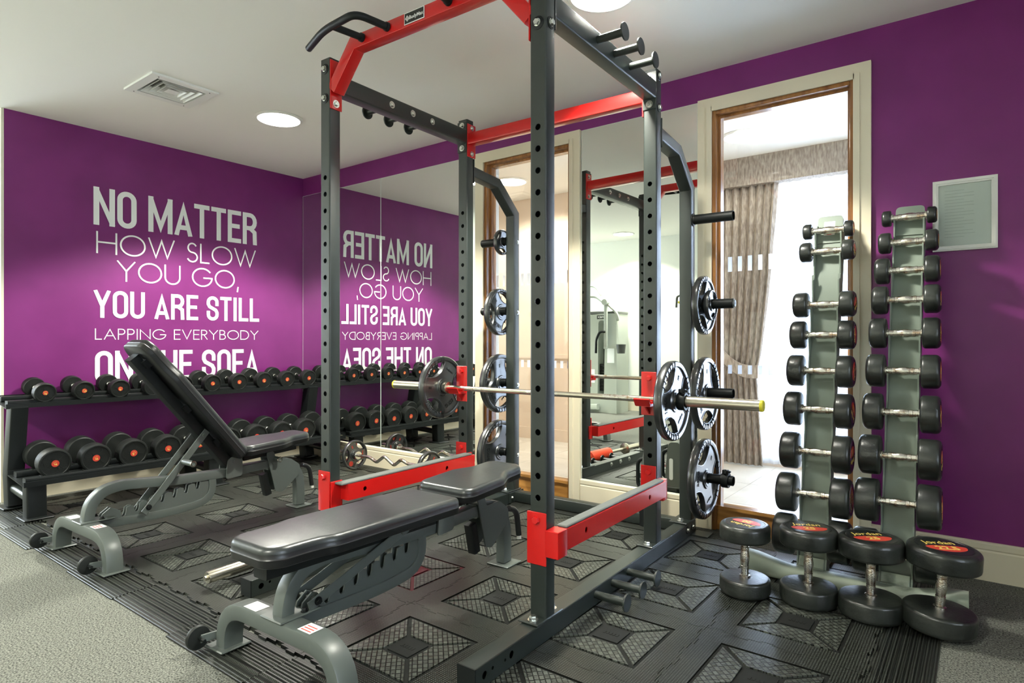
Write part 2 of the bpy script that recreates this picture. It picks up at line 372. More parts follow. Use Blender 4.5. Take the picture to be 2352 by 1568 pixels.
# skin of the corridor side of the partition
ws=MB()
for a,b in ((-6.0,D1[0]-.0),(D1[1],D2[0]),(D2[1],2.6)): ws.box(a,b,YW+.13,YW+.14,0,CEIL)
struct('wall_partition',ws,'beige_wall',smooth=False)
struct('baseboard_corridor',MB().box(-6.0,-2.05,YC-.02,YC,0,.12),'beige_wall',smooth=False)
struct('trim_1',MB().box(-6.0,-2.05,YC-.02,YC,.86,.90),'beige_wall',smooth=False)
# window wall frames
wm=MB()
for x in (-2.05,-.85,.35,1.54): wm.box(x,x+.06,YC+.02,YC+.09,.03,2.45)
wm.box(-2.05,1.6,YC+.02,YC+.09,.03,.10).box(-2.05,1.6,YC+.02,YC+.09,2.38,2.45)
wo=struct('window_2',wm,'white',smooth=False)
MB().box(-2.0,1.55,YC+.05,YC+.056,.10,2.38).obj('pane','glass',wo,smooth=False)
# doors
def door(name,D,leaf_panel=.115):
    a,b=D
    t=bpy.data.objects.new(name,None); COL.objects.link(t); t['kind']='structure'; t.location=(0,0,0)
    mb=MB()   # cream architrave, stepped moulding
    for (x0,x1,z0,z1) in ((a-.078,a,-.012,DT+.072),(b,b+.072,-.012,DT+.072),(a,b,DT,DT+.072)):
        mb.box(x0,x1,YW-.022,YW,z0,z1)
    for (x0,x1,z0,z1) in ((a-.026,a+.004,-.012,DT+.022),(b-.004,b+.024,-.012,DT+.022),(a,b,DT-.004,DT+.022)):
        mb.box(x0,x1,YW-.030,YW-.021,z0,z1)
    mb.obj('architrave','cream',t,smooth=False)
    li=MB()   # reveal lining beyond the glass
    li.box(a,a+.012,YW+.085,YW+.145,0,DT).box(b-.012,b,YW+.085,YW+.145,0,DT).box(a,b,YW+.085,YW+.145,DT-.012,DT)
    li.obj('reveal_lining','white',t,smooth=False)
    fr=MB()
    for (x0,x1,z0,z1) in ((a,a+.022,-.012,DT),(b-.022,b,-.012,DT),(a+.022,b-.022,DT-.022,DT)): fr.box(x0,x1,YW-.012,YW+.085,z0,z1,bev=.003)
    for (x0,x1,z0,z1) in ((a+.022,a+.036,leaf_panel,DT-.022),(b-.036,b-.022,leaf_panel,DT-.022),(a+.036,b-.036,DT-.036,DT-.022)): fr.box(x0,x1,YW+.03,YW+.08,z0,z1)
    fr.obj('door_frame','wood',t,smooth=False)
    pn=MB().box(a+.022,b-.022,YW+.012,YW+.075,-.012,leaf_panel-.01).box(a+.022,b-.022,YW+.0,YW+.08,leaf_panel-.01,leaf_panel+.008)
    pn.obj('bottom_rail','wood_h',t,smooth=False)
    g=MB().box(a+.034,b-.034,YW+.052,YW+.060,leaf_panel,DT-.034).obj('pane','glass',t,smooth=False)
    # frosted safety squares on the glass
    k=MB()
    x=a+.07
    while x<b-.06:
        k.box(x,x+.022,YW+.049,YW+.051,1.434,1.517); x+=.0545
    x=a+.07
    while x<b-.06:
        k.box(x,x+.022,YW+.049,YW+.051,.862,.911); x+=.0545
    k.obj('safety_marking','manifest',t,smooth=False)
    return t
door('door_1',D1); door('door_2',D2)

# ================================================================== mirrors
MY=YW-.006
def mirror(x0,x1,label):
    t=thing('wall_mirror',label,'mirror',((x0+x1)/2,YW,.157))
    w=(x1-x0)/2-.0015; z1=2.40-.157
    MB().box(-w+.002,w-.002,-.0062,-.002,.002,z1).obj('mirror_glass','mirror',t,smooth=False)
    e=MB()
    for a,b,c,d in ((-w,-w+.002,0,z1),(w-.002,w,0,z1),(-w,w,0,.002),(-w,w,z1,z1+.002)): e.box(a,b,-.0068,0,c,d)
    e.box(-w,w,-.002,0,0,z1)
    e.obj('polished_edge','edge',t,smooth=False)
mirror(XL+.004,-4.006,'tall mirror panel in the corner beside the purple wall')
mirror(-4.006,D1[0]-.08,'tall mirror panel left of the first glazed door, showing mirrored lettering')
mirror(D1[1]+.076,D2[0]-.082,'tall mirror panel between the two glazed doors')

# ================================================================== wall lettering (own stroke glyphs)
def A(cx,cz,rx,rz,a0,a1,n=10): return [(cx+rx*math.cos(math.radians(a0+(a1-a0)*i/n)),cz+rz*math.sin(math.radians(a0+(a1-a0)*i/n))) for i in range(n+1)]
def loop(rx,rz): # rounded closed ring, condensed O
    return A(1-rx,1-rz,rx,rz,0,90,6)+A(rx,1-rz,rx,rz,90,180,6)+A(rx,rz,rx,rz,180,270,6)+A(1-rx,rz,rx,rz,270,360,6)+['c']
BOLD={
'N':(.42,[[(0,0),(0,1)],[(1,0),(1,1)],[(0,1),(1,0)]]),
'O':(.40,[loop(.5,.2)]),
'M':(.54,[[(0,0),(0,1)],[(1,0),(1,1)],[(0,1),(.5,.05),(1,1)]]),
'A':(.42,[[(0,0),(.5,1),(1,0)],[(.22,.2),(.78,.2)]]),
'T':(.38,[[(0,1),(1,1)],[(.5,0),(.5,1)]]),
'E':(.36,[[(1,1),(0,1),(0,0),(1,0)],[(0,.52),(.85,.52)]]),
'R':(.41,[[(0,0),(0,1)]+[(.5,1)]+A(.5,.76,.45,.24,90,-90,8)+[(0,.52)],[(.55,.5),(.92,.38),(.95,0)]]),
'Y':(.42,[[(0,1),(.5,.42),(1,1)],[(.5,0),(.5,.45)]]),
'U':(.40,[[(0,1),(0,.2)]+A(.5,.2,.5,.2,180,360,10)+[(1,1)]]),
'S':(.39,[[(1,.70),(1,.8)]+A(.5,.8,.5,.2,0,180,10)+[(0,.70),(.15,.58),(.85,.42),(1,.3),(1,.2)]+A(.5,.2,.5,.2,0,-180,10)+[(0,.30)]]),
'I':(.14,[[(.5,0),(.5,1)]]),
'L':(.34,[[(0,1),(0,0),(1,0)]]),
'H':(.42,[[(0,0),(0,1)],[(1,0),(1,1)],[(0,.5),(1,.5)]]),
'F':(.35,[[(1,1),(0,1),(0,0)],[(0,.5),(.85,.5)]]),
' ':(.16,[])}
THIN={
'H':(.78,[[(0,0),(0,1)],[(1,0),(1,1)],[(0,.52),(1,.52)]]),
'O':(1.02,[A(.5,.5,.5,.5,0,352.5,46)+['c']]),
'W':(1.12,[[(0,1),(.27,0),(.5,.92),(.73,0),(1,1)]]),
'S':(.52,[A(.5,.755,.42,.245,35,265,16)+A(.5,.255,.5,.255,85,-150,16)]),
'L':(.44,[[(0,1),(0,0),(1,0)]]),
'Y':(.74,[[(0,1),(.5,.5),(1,1)],[(.5,0),(.5,.5)]]),
'U':(.72,[[(0,1),(0,.36)]+A(.5,.36,.5,.36,180,360,16)+[(1,1)]]),
'G':(1.0,[A(.5,.5,.5,.5,40,350,36)+[(.99,.47),(.58,.47)]]),
',':(.12,[[(.7,.06),(.1,-.17)]]),
'A':(.78,[[(0,0),(.5,1),(1,0)],[(.19,.34),(.81,.34)]]),
'P':(.50,[[(0,0),(0,1),(.45,1)]+A(.5,.745,.5,.255,90,-90,12)+[(0,.49)]]),
'I':(.10,[[(.5,0),(.5,1)]]),
'N':(.76,[[(0,0),(0,1),(1,0),(1,1)]]),
'E':(.50,[[(1,1),(0,1),(0,0),(1,0)],[(0,.52),(.9,.52)]]),
'V':(.74,[[(0,1),(.5,0),(1,1)]]),
'R':(.52,[[(0,0),(0,1),(.45,1)]+A(.45,.75,.5,.25,90,-90,12)+[(0,.5)],[(.4,.5),(1,0)]]),
'B':(.54,[[(0,0),(0,1),(.42,1)]+A(.42,.765,.46,.235,90,-90,10)+[(0,.53)],[(.42,.53)]+A(.48,.265,.52,.265,90,-90,10)+[(0,0)]]),
'D':(.78,[[(0,0),(0,1),(.4,1)]+A(.4,.5,.6,.5,90,-90,18)+[(0,0)]]),
' ':(.32,[])}
def ribbon(pts,t,closed,lo=None,hi=None):
    P=[]
    for p in pts:
        p=Vector(p)
        if not P or (p-P[-1]).length>1e-4: P.append(p)
    if closed and (P[0]-P[-1]).length<1e-4: P.pop()
    n=len(P); L=[];R=[]
    if not closed:
        P[0]=P[0]+(P[0]-P[1]).normalized()*t/2; P[-1]=P[-1]+(P[-1]-P[-2]).normalized()*t/2
    for i in range(n):
        a=P[i-1] if (i>0 or closed) else None; c=P[(i+1)%n] if (i<n-1 or closed) else None
        e1=(P[i]-a).normalized() if a is not None else None; e2=(c-P[i]).normalized() if c is not None else None
        if e1 is None: e1=e2
        if e2 is None: e2=e1
        n1=Vector((-e1.y,e1.x)); n2=Vector((-e2.y,e2.x)); v=n1+n2
        v=v.normalized() if v.length>1e-5 else n1
        k=(t/2)/max(.18,v.dot(n1)); L.append(P[i]+v*k); R.append(P[i]-v*k)
    vs=[]
    for a,b in zip(L,R): vs+= [a,b]
    fs=[(2*i,2*i+1,2*i+3,2*i+2) for i in range(n-1)]
    if closed: fs.append((2*n-2,2*n-1,1,0))
    return vs,fs
def text_line(txt,font,t,gap,y0,y1,z0,z1,parent):
    Hh=z1-z0; ws=[font[c][0] for c in txt]; tot=sum(ws)+gap*(len(txt)-1)
    k=(y1-y0)/(tot*Hh)      # horizontal stretch
    x=0; par=bpy.data.objects.new('text_line',None); COL.objects.link(par); par.parent=parent
    for c,w_ in zip(txt,ws):
        mb=MB()
        gw=w_*Hh*k; X0=x*Hh*k+y0; tt=t*Hh
        for ki,st in enumerate(font[c][1]):
            cl=st[-1]=='c'; pp=st[:-1] if cl else st
            hw=max(gw-tt,0)
            pts=[(X0+tt/2+px*hw,z0+tt/2+pz*(Hh-tt)) for px,pz in pp]
            vs,fs=ribbon(pts,tt,cl)
            zlo=z0 if c!=',' else z0-.3*Hh
            vv=[(XL+.0025+.0006*ki+.00002*vi,max(min(v.x,X0+gw+.002),X0-.002),min(max(v.y,zlo),z1)) for vi,v in enumerate(vs)]
            mb.add(vv,fs)
        if mb.v: mb.obj('letter','letter',par,smooth=False)
        x+=w_+gap
    return par
lt=thing('wall_lettering','large white motivational lettering on the purple wall above the dumbbell rack','lettering',(0,0,0))
text_line('NO MATTER',BOLD,.135,.045,1.733,3.00,1.885,2.16,lt)
text_line('HOW SLOW',THIN,.075,.10,1.75,2.985,1.680,1.84,lt)
text_line('YOU GO,',THIN,.075,.10,1.885,2.83,1.487,1.643,lt)
text_line('YOU ARE STILL',BOLD,.135,.055,1.735,3.017,1.213,1.415,lt)
text_line('LAPPING EVERYBODY',THIN,.085,.13,1.742,3.009,1.054,1.135,lt)
text_line('ON THE SOFA',BOLD,.135,.05,1.742,3.009,.738,.972,lt)

# ================================================================== rubber mat tiles
P_=.508; TX0=-.300; TY0=1.222
MT=.012
mt=thing('rubber_floor_mat','black interlocking rubber floor mat with crossed diamond panels under the equipment','floor mat',(0,0,-MT))
def jig(n=6,d=.010):
    # displacement profile along an edge of unit length, zigzag puzzle tabs
    pts=[(0,0)]
    for i in range(n):
        c=(i+.5)/n; w=.20/n
        pts+=[(c-w,0),(c-w*1.45,d if i%2==0 else -d),(c+w*1.45,d if i%2==0 else -d),(c+w,0)]
    return pts
J=jig()
def tile_outline(sz=P_,sy=None):
    sy=sz if sy is None else sy; g=.0011
    b=[(p*sz-sz/2,-sy/2+d+g) for p,d in J]                       # bottom, left->right
    r=[(sz/2+d-g,p*sy-sy/2) for p,d in J]
    t=[(p*sz-sz/2,sy/2+d-g) for p,d in J][::-1]; l=[(-sz/2+d+g,p*sy-sy/2) for p,d in J][::-1]
    b[0]=(-sz/2+g,-sy/2+g); r[0]=(sz/2-g,-sy/2+g)
    t=t[:-1]; l=l[:-1]
    return b+r+[(sz/2-g,sy/2-g)]+t+[(-sz/2+g,sy/2-g)]+l
def tile_mesh(m3='mat_plain'):
    mb=MB(); o=tile_outline(); h=.171
    sq=[(-h,-h),(h,-h),(h,h),(-h,h)]
    mb.prism(o,.0,MT-.0001,0,holes=[sq[::-1]])            # outer band with dot relief
    mb.prism([(-h,-h),(h,-h),(h,h),(-h,h)],0,.0065,2)       # recessed field
    c=.055; g=.012; i=h-.013
    # four trapezoid panels between diagonals, each with an inset so the X and the frame stay as grooves
    for k in range(4):
        R=Matrix.Rotation(PI/2*k,4,'Z')
        poly=[(-i+g,-i),(i-g,-i),(c-.0,-c-.0),(-c+.0,-c-.0)]
        poly=[(-i+g,-i),(i-g,-i),(c-g*.2+.002,-c-g*.9),(-c+g*.2-.002,-c-g*.9)]
        mb.prism(poly,.0065,MT,1,T=R)
    # centre plaque with moulded mark
    mb.prism([(-c+.006,-c+.006),(c-.006,-c+.006),(c-.006,c-.006),(-c+.006,c-.006)],.0065,MT-.001,2,T=Matrix.Rotation(0,4,'Z'))
    for q in range(5): mb.box(-.03+q*.0125,-.022+q*.0125,-.008,.008,MT-.001,MT,2)
    return mb.mesh('mat_tile',['mat_dots','mat_weave',m3],smooth=False)
tmesh=tile_mesh(); tmesh_red=tile_mesh('mat_red')
nx,ny=9,4
for i in range(nx):
    for j in range(ny):
        o=bpy.data.objects.new('mat_tile',tmesh_red if (i,j)==(3,1) else tmesh); COL.objects.link(o); o.parent=mt
        o.location=(TX0-P_*(i+.5)+.0,TY0+P_*(j+.5),0)
# border strips with ridges
def strip_mesh(L,Wd,name='border_strip'):
    mb=MB(); mb.box(-L/2+.001,L/2-.001,-Wd/2,Wd/2+.010,0,.0035)
    n=int(Wd/.0128)-1; 
    for k in range(n):
        y=-Wd/2+(k+.5)*(Wd-.016)/n; q=Wd/n*.34; hh=.0045+.005*min(1,(k+1)/5)
        mb.add([(-L/2+.001,y-q,.003),(L/2-.001,y-q,.003),(L/2-.001,y+q,.003),(-L/2+.001,y+q,.003),(-L/2+.001,y-q*.5,hh),(L/2-.001,y-q*.5,hh),(L/2-.001,y+q*.5,hh),(-L/2+.001,y+q*.5,hh)],
               [(4,5,6,7),(0,1,5,4),(2,3,7,6),(1,2,6,5),(3,0,4,7)])
    return mb.mesh(name,['mat_dots'],smooth=False)
sm=strip_mesh(P_,.19)
for i in range(nx):
    o=bpy.data.objects.new('border_strip',sm); COL.objects.link(o); o.parent=mt; o.location=(TX0-P_*(i+.5),TY0-.098+(-.004,.006,0,-.012,.004,-.003,.01,-.02,.015)[i],0)
sm2=strip_mesh(P_,.178)
for j in range(ny):
    o=bpy.data.objects.new('border_strip',sm2); COL.objects.link(o); o.parent=mt; o.location=(TX0+.092,TY0+P_*(j+.5),0); o.rotation_euler=(0,0,PI/2)
for i in range(nx):
    o=bpy.data.objects.new('border_strip',sm2); COL.objects.link(o); o.parent=mt; o.location=(TX0-P_*(i+.5),TY0+P_*ny+.093,0); o.rotation_euler=(0,0,PI)
for j in range(ny):
    o=bpy.data.objects.new('border_strip',sm2); COL.objects.link(o); o.parent=mt; o.location=(TX0-P_*nx-.092+.0,TY0+P_*(j+.5),0); o.rotation_euler=(0,0,-PI/2)

# ================================================================== ceiling fittings
def ceiling_lamp(x,y,label,r=.145):
    t=thing('ceiling_lamp',label,'ceiling light',(x,y,CEIL),0,'round recessed ceiling lights')
    MB().lathe([(r+.012,0),(r+.014,-.004),(r+.006,-.010),(r-.006,-.012),(r-.008,0)],40,cap=False).obj('bezel','white',t)
    MB().lathe([(r-.007,-.002),(r-.007,-.008),(r*.7,-.016),(r*.3,-.020),(.002,-.021)],40).obj('diffuser','lamp',t)
LL=['round lit ceiling light over the left bench','round lit ceiling light beside the top of the power rack',
 'round lit ceiling light near the white back wall','unseen round ceiling light placed behind the camera to light the right wall','round lit ceiling light in the far left wing of the gym']
for (x,y),l in zip(LAMPS,LL): ceiling_lamp(x,y,l)
for (x,y),l in zip(CORR_LAMPS,['round lit ceiling light in the corridor, seen through the left glazed door','round lit ceiling light in the corridor, seen through the right glazed door','round lit ceiling light at the far right of the corridor']): ceiling_lamp(x,y,l,.15)
vt=thing('air_vent','square white ceiling air diffuser with nested louvres','air vent',(-3.932,1.752,CEIL),-.0)
v=MB(); a=.193
v.prism([(-a,-a),(a,-a),(a,a),(-a,a)],-.012,0,holes=[[(-.142,-.142),(-.142,.142),(.142,.142),(.142,-.142)]]); v.obj('flange','white',vt,smooth=False)
MB().box(-.142,.142,-.142,.142,.09,.10).obj('duct_backing','dark',vt,smooth=False)
for k,(o_,i_) in enumerate(((.128,.102),(.095,.070),(.062,.038))):
    lv=MB(); vs=[]
    for q,z in ((o_,-.012),(i_,.024),(i_-.002,.024),(o_-.003,-.012)):
        vs+=[(-q,-q,z),(q,-q,z),(q,q,z),(-q,q,z)]
    fs=[]
    for r in range(4):
        for i in range(4): fs.append((r*4+i,r*4+(i+1)%4,((r+1)%4)*4+(i+1)%4,((r+1)%4)*4+i))
    lv.add(vs,fs); lv.obj('louvre','white',vt,smooth=False)
MB().add([(-.034,-.034,-.012),(.034,-.034,-.012),(.034,.034,-.012),(-.034,.034,-.012),(0,0,.012)],[(3,2,1,0),(0,1,4),(1,2,4),(2,3,4),(3,0,4)]).obj('centre_pyramid','white',vt,smooth=False)
for sx in (-1,1):
    for sy in (-.55,.55): MB().cyl((sx*.167,sy*.167*1.6,-.013),(sx*.167,sy*.167*1.6,-.0115),.004,8).obj('screw','dark',vt)

# ================================================================== power rack
RTH=.029; RX,RY=-1.2143,1.7921; RW,RD,RD2,S_,SY=1.1723,.9807,1.4573,.0675,.0608; RZT=2.348
MR=Matrix.Translation((RX,RY,0))@Matrix.Rotation(RTH,4,'Z')
rack=thing('power_rack','charcoal steel power rack with red crossbars and drilled uprights in the middle of the room','power rack',(RX,RY,0),RTH)
def hexbolt(mb,p,d,r=.011,h=.008,washer=.018,m=0):
    T=frame(p,d); mb.lathe([(washer,0),(washer,.002)],16,m,T); mb.lathe([(r,.002),(r,.002+h*.75),(r*.85,.002+h)],6,m,T)
    if isinstance(mb,Bag): mb.cut()
HOLES=[.496+.0767*i for i in range(18)]
def holed_tube(u0,v0,z0,z1,holes,cap_top=True):
    mb=MB(); r=.007; t=.003; hu=S_/2; hv=SY/2; cu,cv=u0-hu,v0+hv
    W_=2*(hu-r); 
    circs=[[(z-z0+.0115*math.cos(-a*2*PI/14),W_/2+.0115*math.sin(-a*2*PI/14)) for a in range(14)] for z in holes]
    rect=[(0,0),(z1-z0,0),(z1-z0,W_),(0,W_)]
    for sgn,vv in ((1,v0),(-1,v0+SY-t)):
        # local: x->z, y->u, z->v
        T=Matrix(((0,1,0,u0-S_+r),(0,0,1,vv),(1,0,0,z0),(0,0,0,1)))
        mb.prism(rect,0,t,0,T,holes=circs)
    for sg in (-1,1):
        out=arc2(hu-r,-hv+r,r,-90,0,4)+arc2(hu-r,hv-r,r,0,90,4)
        inn=[(hu-r,hv-t),(hu-t,hv-r),(hu-t,-hv+r),(hu-r,-hv+t)]
        poly=[(cu+sg*x,cv+y) for x,y in out+inn]
        if sg<0: poly=poly[::-1]
        mb.prism(poly,z0,z1)
    mb.box(cu-hu+.004,cu+hu-.004,cv-hv+.004,cv+hv-.004,z1-.003,z1)
    return mb
posts={}
for nm,u0,v0 in (('nr',0,0),('nl',-RW,0),('rr',0,RD),('rl',-RW,RD)):
    posts[nm]=holed_tube(u0,v0,.078,RZT,HOLES).obj('upright','rack',rack)
    # foot plate with bolt
    MB().box(u0-S_-.012,u0+.004,v0-.058,v0+SY+.05,.0705,.0785,bev=.003).obj('foot_plate','rack',rack)
    b=Bag(); hexbolt(b,(u0-S_/2,v0-.030,.0785),(0,0,1),.014,.013,.02); hexbolt(b,(u0-S_/2,v0+SY+.028,.0785),(0,0,1),.014,.013,.02); b.obj('foot_bolt','bolt',rack)
# top side beams
for u0,lab,sg in ((0,'r',1),(-RW,'l',-1)):
    mb=MB(); mb.sweep([(u0-S_/2,SY,2.245),(u0-S_/2,RD,2.245)],rrect(S_/2,.041,.007),(1,0,0))
    bm_=mb.obj('side_beam','rack',rack)
    f=Bag()
    for v0,v1 in ((SY,SY+.006),(RD-.006,RD)): f.box(u0-S_-.001,u0+.001,v0,v1,2.155,2.335,bev=.002); f.cut()
    f.obj('beam_flange','rack',rack)
    b=Bag()
    for z in (2.180,2.312): hexbolt(b,(u0-S_/2,RD-.006,z),(0,-1,0))
    for z in (2.165,2.300):
        T=frame((u0-S_/2,0,z),(0,-1,0)); b.lathe([(.024,0),(.024,.002),(.018,.004)],20,1,T); hexbolt(b,(u0-S_/2,-.004,z),(0,-1,0),.012,.009,.014)
    b.obj('beam_bolt',['bolt','black'],rack)
    for v0 in (.385,.535,.685):
        x0=u0 if sg>0 else u0-S_; p=MB(); p.cyl((x0,v0,2.247),(x0+sg*.118,v0,2.247),.0155,18); p.cyl((x0+sg*.114,v0,2.247),(x0+sg*.120,v0,2.247),.034,26)
        p.obj('band_peg','rack',rack)
        b=MB(); xo=u0-S_ if sg>0 else u0; hexbolt(b,(xo,v0,2.247),(-sg,0,0)); b.obj('peg_bolt','bolt',rack)
# red front pull-up bar
uC=-(RW+S_)/2
fb=MB(); path=[(-RW+.004,.031,2.20),(-1.022,.031,2.371),(2*uC+1.022,.031,2.371),(-S_-.004,.031,2.20)]
fb.sweep(path,rrect(.030,.030,.005,2),(0,1,0)); pub=fb.obj('pull_up_bar','red',rack)
pl=Bag()
for x0,x1 in ((-RW+.0005,-RW+.006),(-S_-.006,-S_-.0005)): pl.box(x0,x1,-.001,SY+.004,2.113,2.338,bev=.002); pl.cut()
pl.obj('bar_flange','red',rack)
b=Bag()
for x,s_ in ((-RW+.006,1),(-S_-.006,-1)):
    for z in (2.14,): hexbolt(b,(x,SY/2,z),(s_,0,0))
for u0 in (0,):
    for v0 in (0,RD):
        for z in (2.168,2.322):
            T=frame((u0,v0+SY/2,z),(1,0,0)); b.lathe([(.022,0),(.022,.002)],20,1,T); hexbolt(b,(u0+.002,v0+SY/2,z),(1,0,0),.012,.009,.014)
b.obj('bar_bolt',['bolt','black'],rack)
for sg in (-1,1):
    def m_(u): return u if sg<0 else 2*uC-u
    g=MB(); zz=2.372
    g.sweep(fillet([(m_(-.79),0,zz),(m_(-.815),-.155,zz),(m_(-1.035),-.140,zz),(m_(-1.225),-.075,zz)],[.05,.07],7),circ(.0155,14))
    g.sweep([(m_(-.949),0,zz),(m_(-.975),-.145,zz)],circ(.0148,14))
    g.cyl((m_(-.7905),0,zz),(m_(-.793),-.012,zz),.019,16).cyl((m_(-.9495),0,zz),(m_(-.951),-.012,zz),.019,16)
    g.obj('grip_handle','black',rack)
bd=MB(); bd.box(-.690,-.578,-.0035,-.0012,2.348,2.396,0).box(-.687,-.581,-.0040,-.0034,2.351,2.393,1)
Tt=Matrix(((1,0,0,-.622),(0,0,-1,-.0042),(0,1,0,2.371),(0,0,0,1)))
text_mb(bd,'BodyMax',.021,Tt,0,.0003,.0003)
for q in range(3):
    T=Matrix(((1,0,0,-.672),(0,0,-1,-.0042),(0,1,0,2.371),(0,0,0,1)))@Matrix.Rotation(PI/4,4,'Z'); bd.box(-.009,.009,-.009+q*.007,-.005+q*.007,0,.0004,0,T)
bd.obj('brand_badge',['silverprint','blacklabel'],rack,smooth=False,label='small black and silver maker badge')
# rear red crossbeam
MB().sweep([(-RW+.004,RD+.031,2.232),(-S_-.004,RD+.031,2.232)],rrect(.030,.033,.005,2),(0,1,0)).obj('rear_crossbar','red',rack)
pl=Bag()
for x0,x1 in ((-RW+.0005,-RW+.006),(-S_-.006,-S_-.0005)): pl.box(x0,x1,RD-.001,RD+SY+.012,2.128,2.322,bev=.002); pl.cut()
pl.obj('bar_flange','red',rack)
b=Bag()
for z in (2.150,2.300): hexbolt(b,(-RW+.006,RD+.038,z),(1,0,0),.010,.008,.015)
b.obj('bar_bolt','bolt',rack)
# base rails
for u0,sg in ((0,1),(-RW,-1)):
    mb=MB(); 
    rail_len=RD2+SY+.01+.39
    circs=[[(v-(-.39)+rr*math.cos(-a*2*PI/14),zz+rr*math.sin(-a*2*PI/14)) for a in range(14)] for v,zz,rr in ((-.345,.035,.0125),(-.305,.04,.006),(-.205,.040,.0125),(-.240,.037,.005))]
    for x0,x1 in ((u0-.003,u0),(u0-S_,u0-S_+.003)):
        T=Matrix(((0,0,1,x0),(1,0,0,-.39),(0,1,0,0),(0,0,0,1))); mb.prism([(0,.004),(rail_len,.004),(rail_len,.0665),(0,.0665)],0,.003,0,T,holes=circs)
    for z0,z1,o_ in ((.067,.070,0),(0,.003,0)): mb.box(u0-S_+.003,u0-.003,-.39,-.39+rail_len,z0,z1)
    for uu,zz_,a0 in ((u0-.004,.066,0),(u0-S_+.004,.066,90),(u0-.004,.004,270),(u0-S_+.004,.004,180)):
        mb.sweep([(uu,-.39,zz_),(uu,-.39+rail_len,zz_)],circ(.004,8),(1,0,0))
    mb.obj('base_rail','rack',rack)
    MB().box(u0-S_-.001,u0+.001,-.394,-.3895,0,.0705).obj('end_cap','black',rack,smooth=False)
    pl_=.135 if sg>0 else .105
    for v0 in (.366,.515,.665):
        x0=u0 if sg>0 else u0-S_; p=MB(); p.cyl((x0,v0,.042),(x0+sg*pl_,v0,.042),.0155,18); p.cyl((x0+sg*(pl_-.004),v0,.042),(x0+sg*(pl_+.003),v0,.042),.034,26)
        p.obj('band_peg','rack',rack)
        b=Bag(); hexbolt(b,((u0-S_) if sg>0 else u0,v0,.045),(-sg,0,0)); b.obj('peg_bolt','bolt',rack)
    b=Bag(); f=MB()
    for v0 in (RD2-.06,RD2+.02): 
        x0=u0 if sg>0 else u0-S_; T=frame((x0,v0,.04),(sg,0,0)); b.lathe([(.020,0),(.020,.002)],20,1,T); hexbolt(b,(x0+sg*.002,v0,.04),(sg,0,0),.011,.008,.014)
    b.obj('rail_bolt',['bolt','black'],rack)
    x0=u0+.001 if sg>0 else u0-S_-.091
    MB().box(x0,x0+.09,RD2-.01,RD2+.09,0,.006).obj('floor_flange','rack',rack,smooth=False)
MB().sweep([(-RW+.006,RD2+.031,.036),(-S_-.006,RD2+.031,.036)],rrect(.030,.033,.006),(0,1,0)).obj('rear_base_rail','rack',rack)
pl=Bag()
for x0,x1 in ((-RW+.0005,-RW+.0065),(-S_-.0065,-S_-.0005)): pl.box(x0,x1,RD2-.06,RD2+.10,.003,.069,bev=.002); pl.cut()
pl.obj('rail_flange','rack',rack)
b=Bag(); hexbolt(b,(-RW+.0065,RD2-.03,.036),(1,0,0),.009,.008,.012); b.obj('rail_bolt','bolt',rack)
# storage uprights with arms
ARMZ=(1.703,1.243,.770,.313)
VA=RD2+SY/2
for u0,sg in ((0,1),(-RW,-1)):
    mb=MB(); mb.sweep([(u0-S_/2,VA,.070),(u0-S_/2,VA,1.872),(u0-S_/2,1.300,2.035),(u0-S_/2,RD+SY+.006,2.055)],rrect(S_/2,SY/2,.007),(1,0,0))
    mb.obj('storage_upright','rack',rack)
    MB().box(u0-S_-.004,u0+.004,RD+SY,RD+SY+.006,1.985,2.128,bev=.002).obj('upright_flange','rack',rack)
    MB().box(u0-S_-.03,u0+.003,RD2-.075,RD2+SY+.02,.0705,.0785,bev=.003).obj('foot_plate','rack',rack)
    b=Bag(); hexbolt(b,(u0-S_/2-.01,RD2-.035,.0785),(0,0,1),.014,.013,.02); b.obj('foot_bolt','bolt',rack)
    for z in ARMZ:
        x0=u0 if sg>0 else u0-S_
        T=frame((x0,VA,z),(sg,0,0))
        a_=MB().lathe([(.034,0),(.034,.005),(.0262,.006),(.0262,.214),(.0245,.216),(.0225,.214),(.0225,.12),(.001,.12)],26,0,T,cap=False)
        if abs(z-1.243)<.01: a_.lathe([(.0225,.20),(.0225,.217),(.017,.224),(.006,.227)],20,1,T)
        a_.obj('storage_arm',['black','machine_dark'],rack)
        if sg<0:
            b=Bag(); hexbolt(b,(u0,VA+.012,z-.012),(1,0,0),.010,.006,.013); b.obj('arm_bolt','bolt',rack)
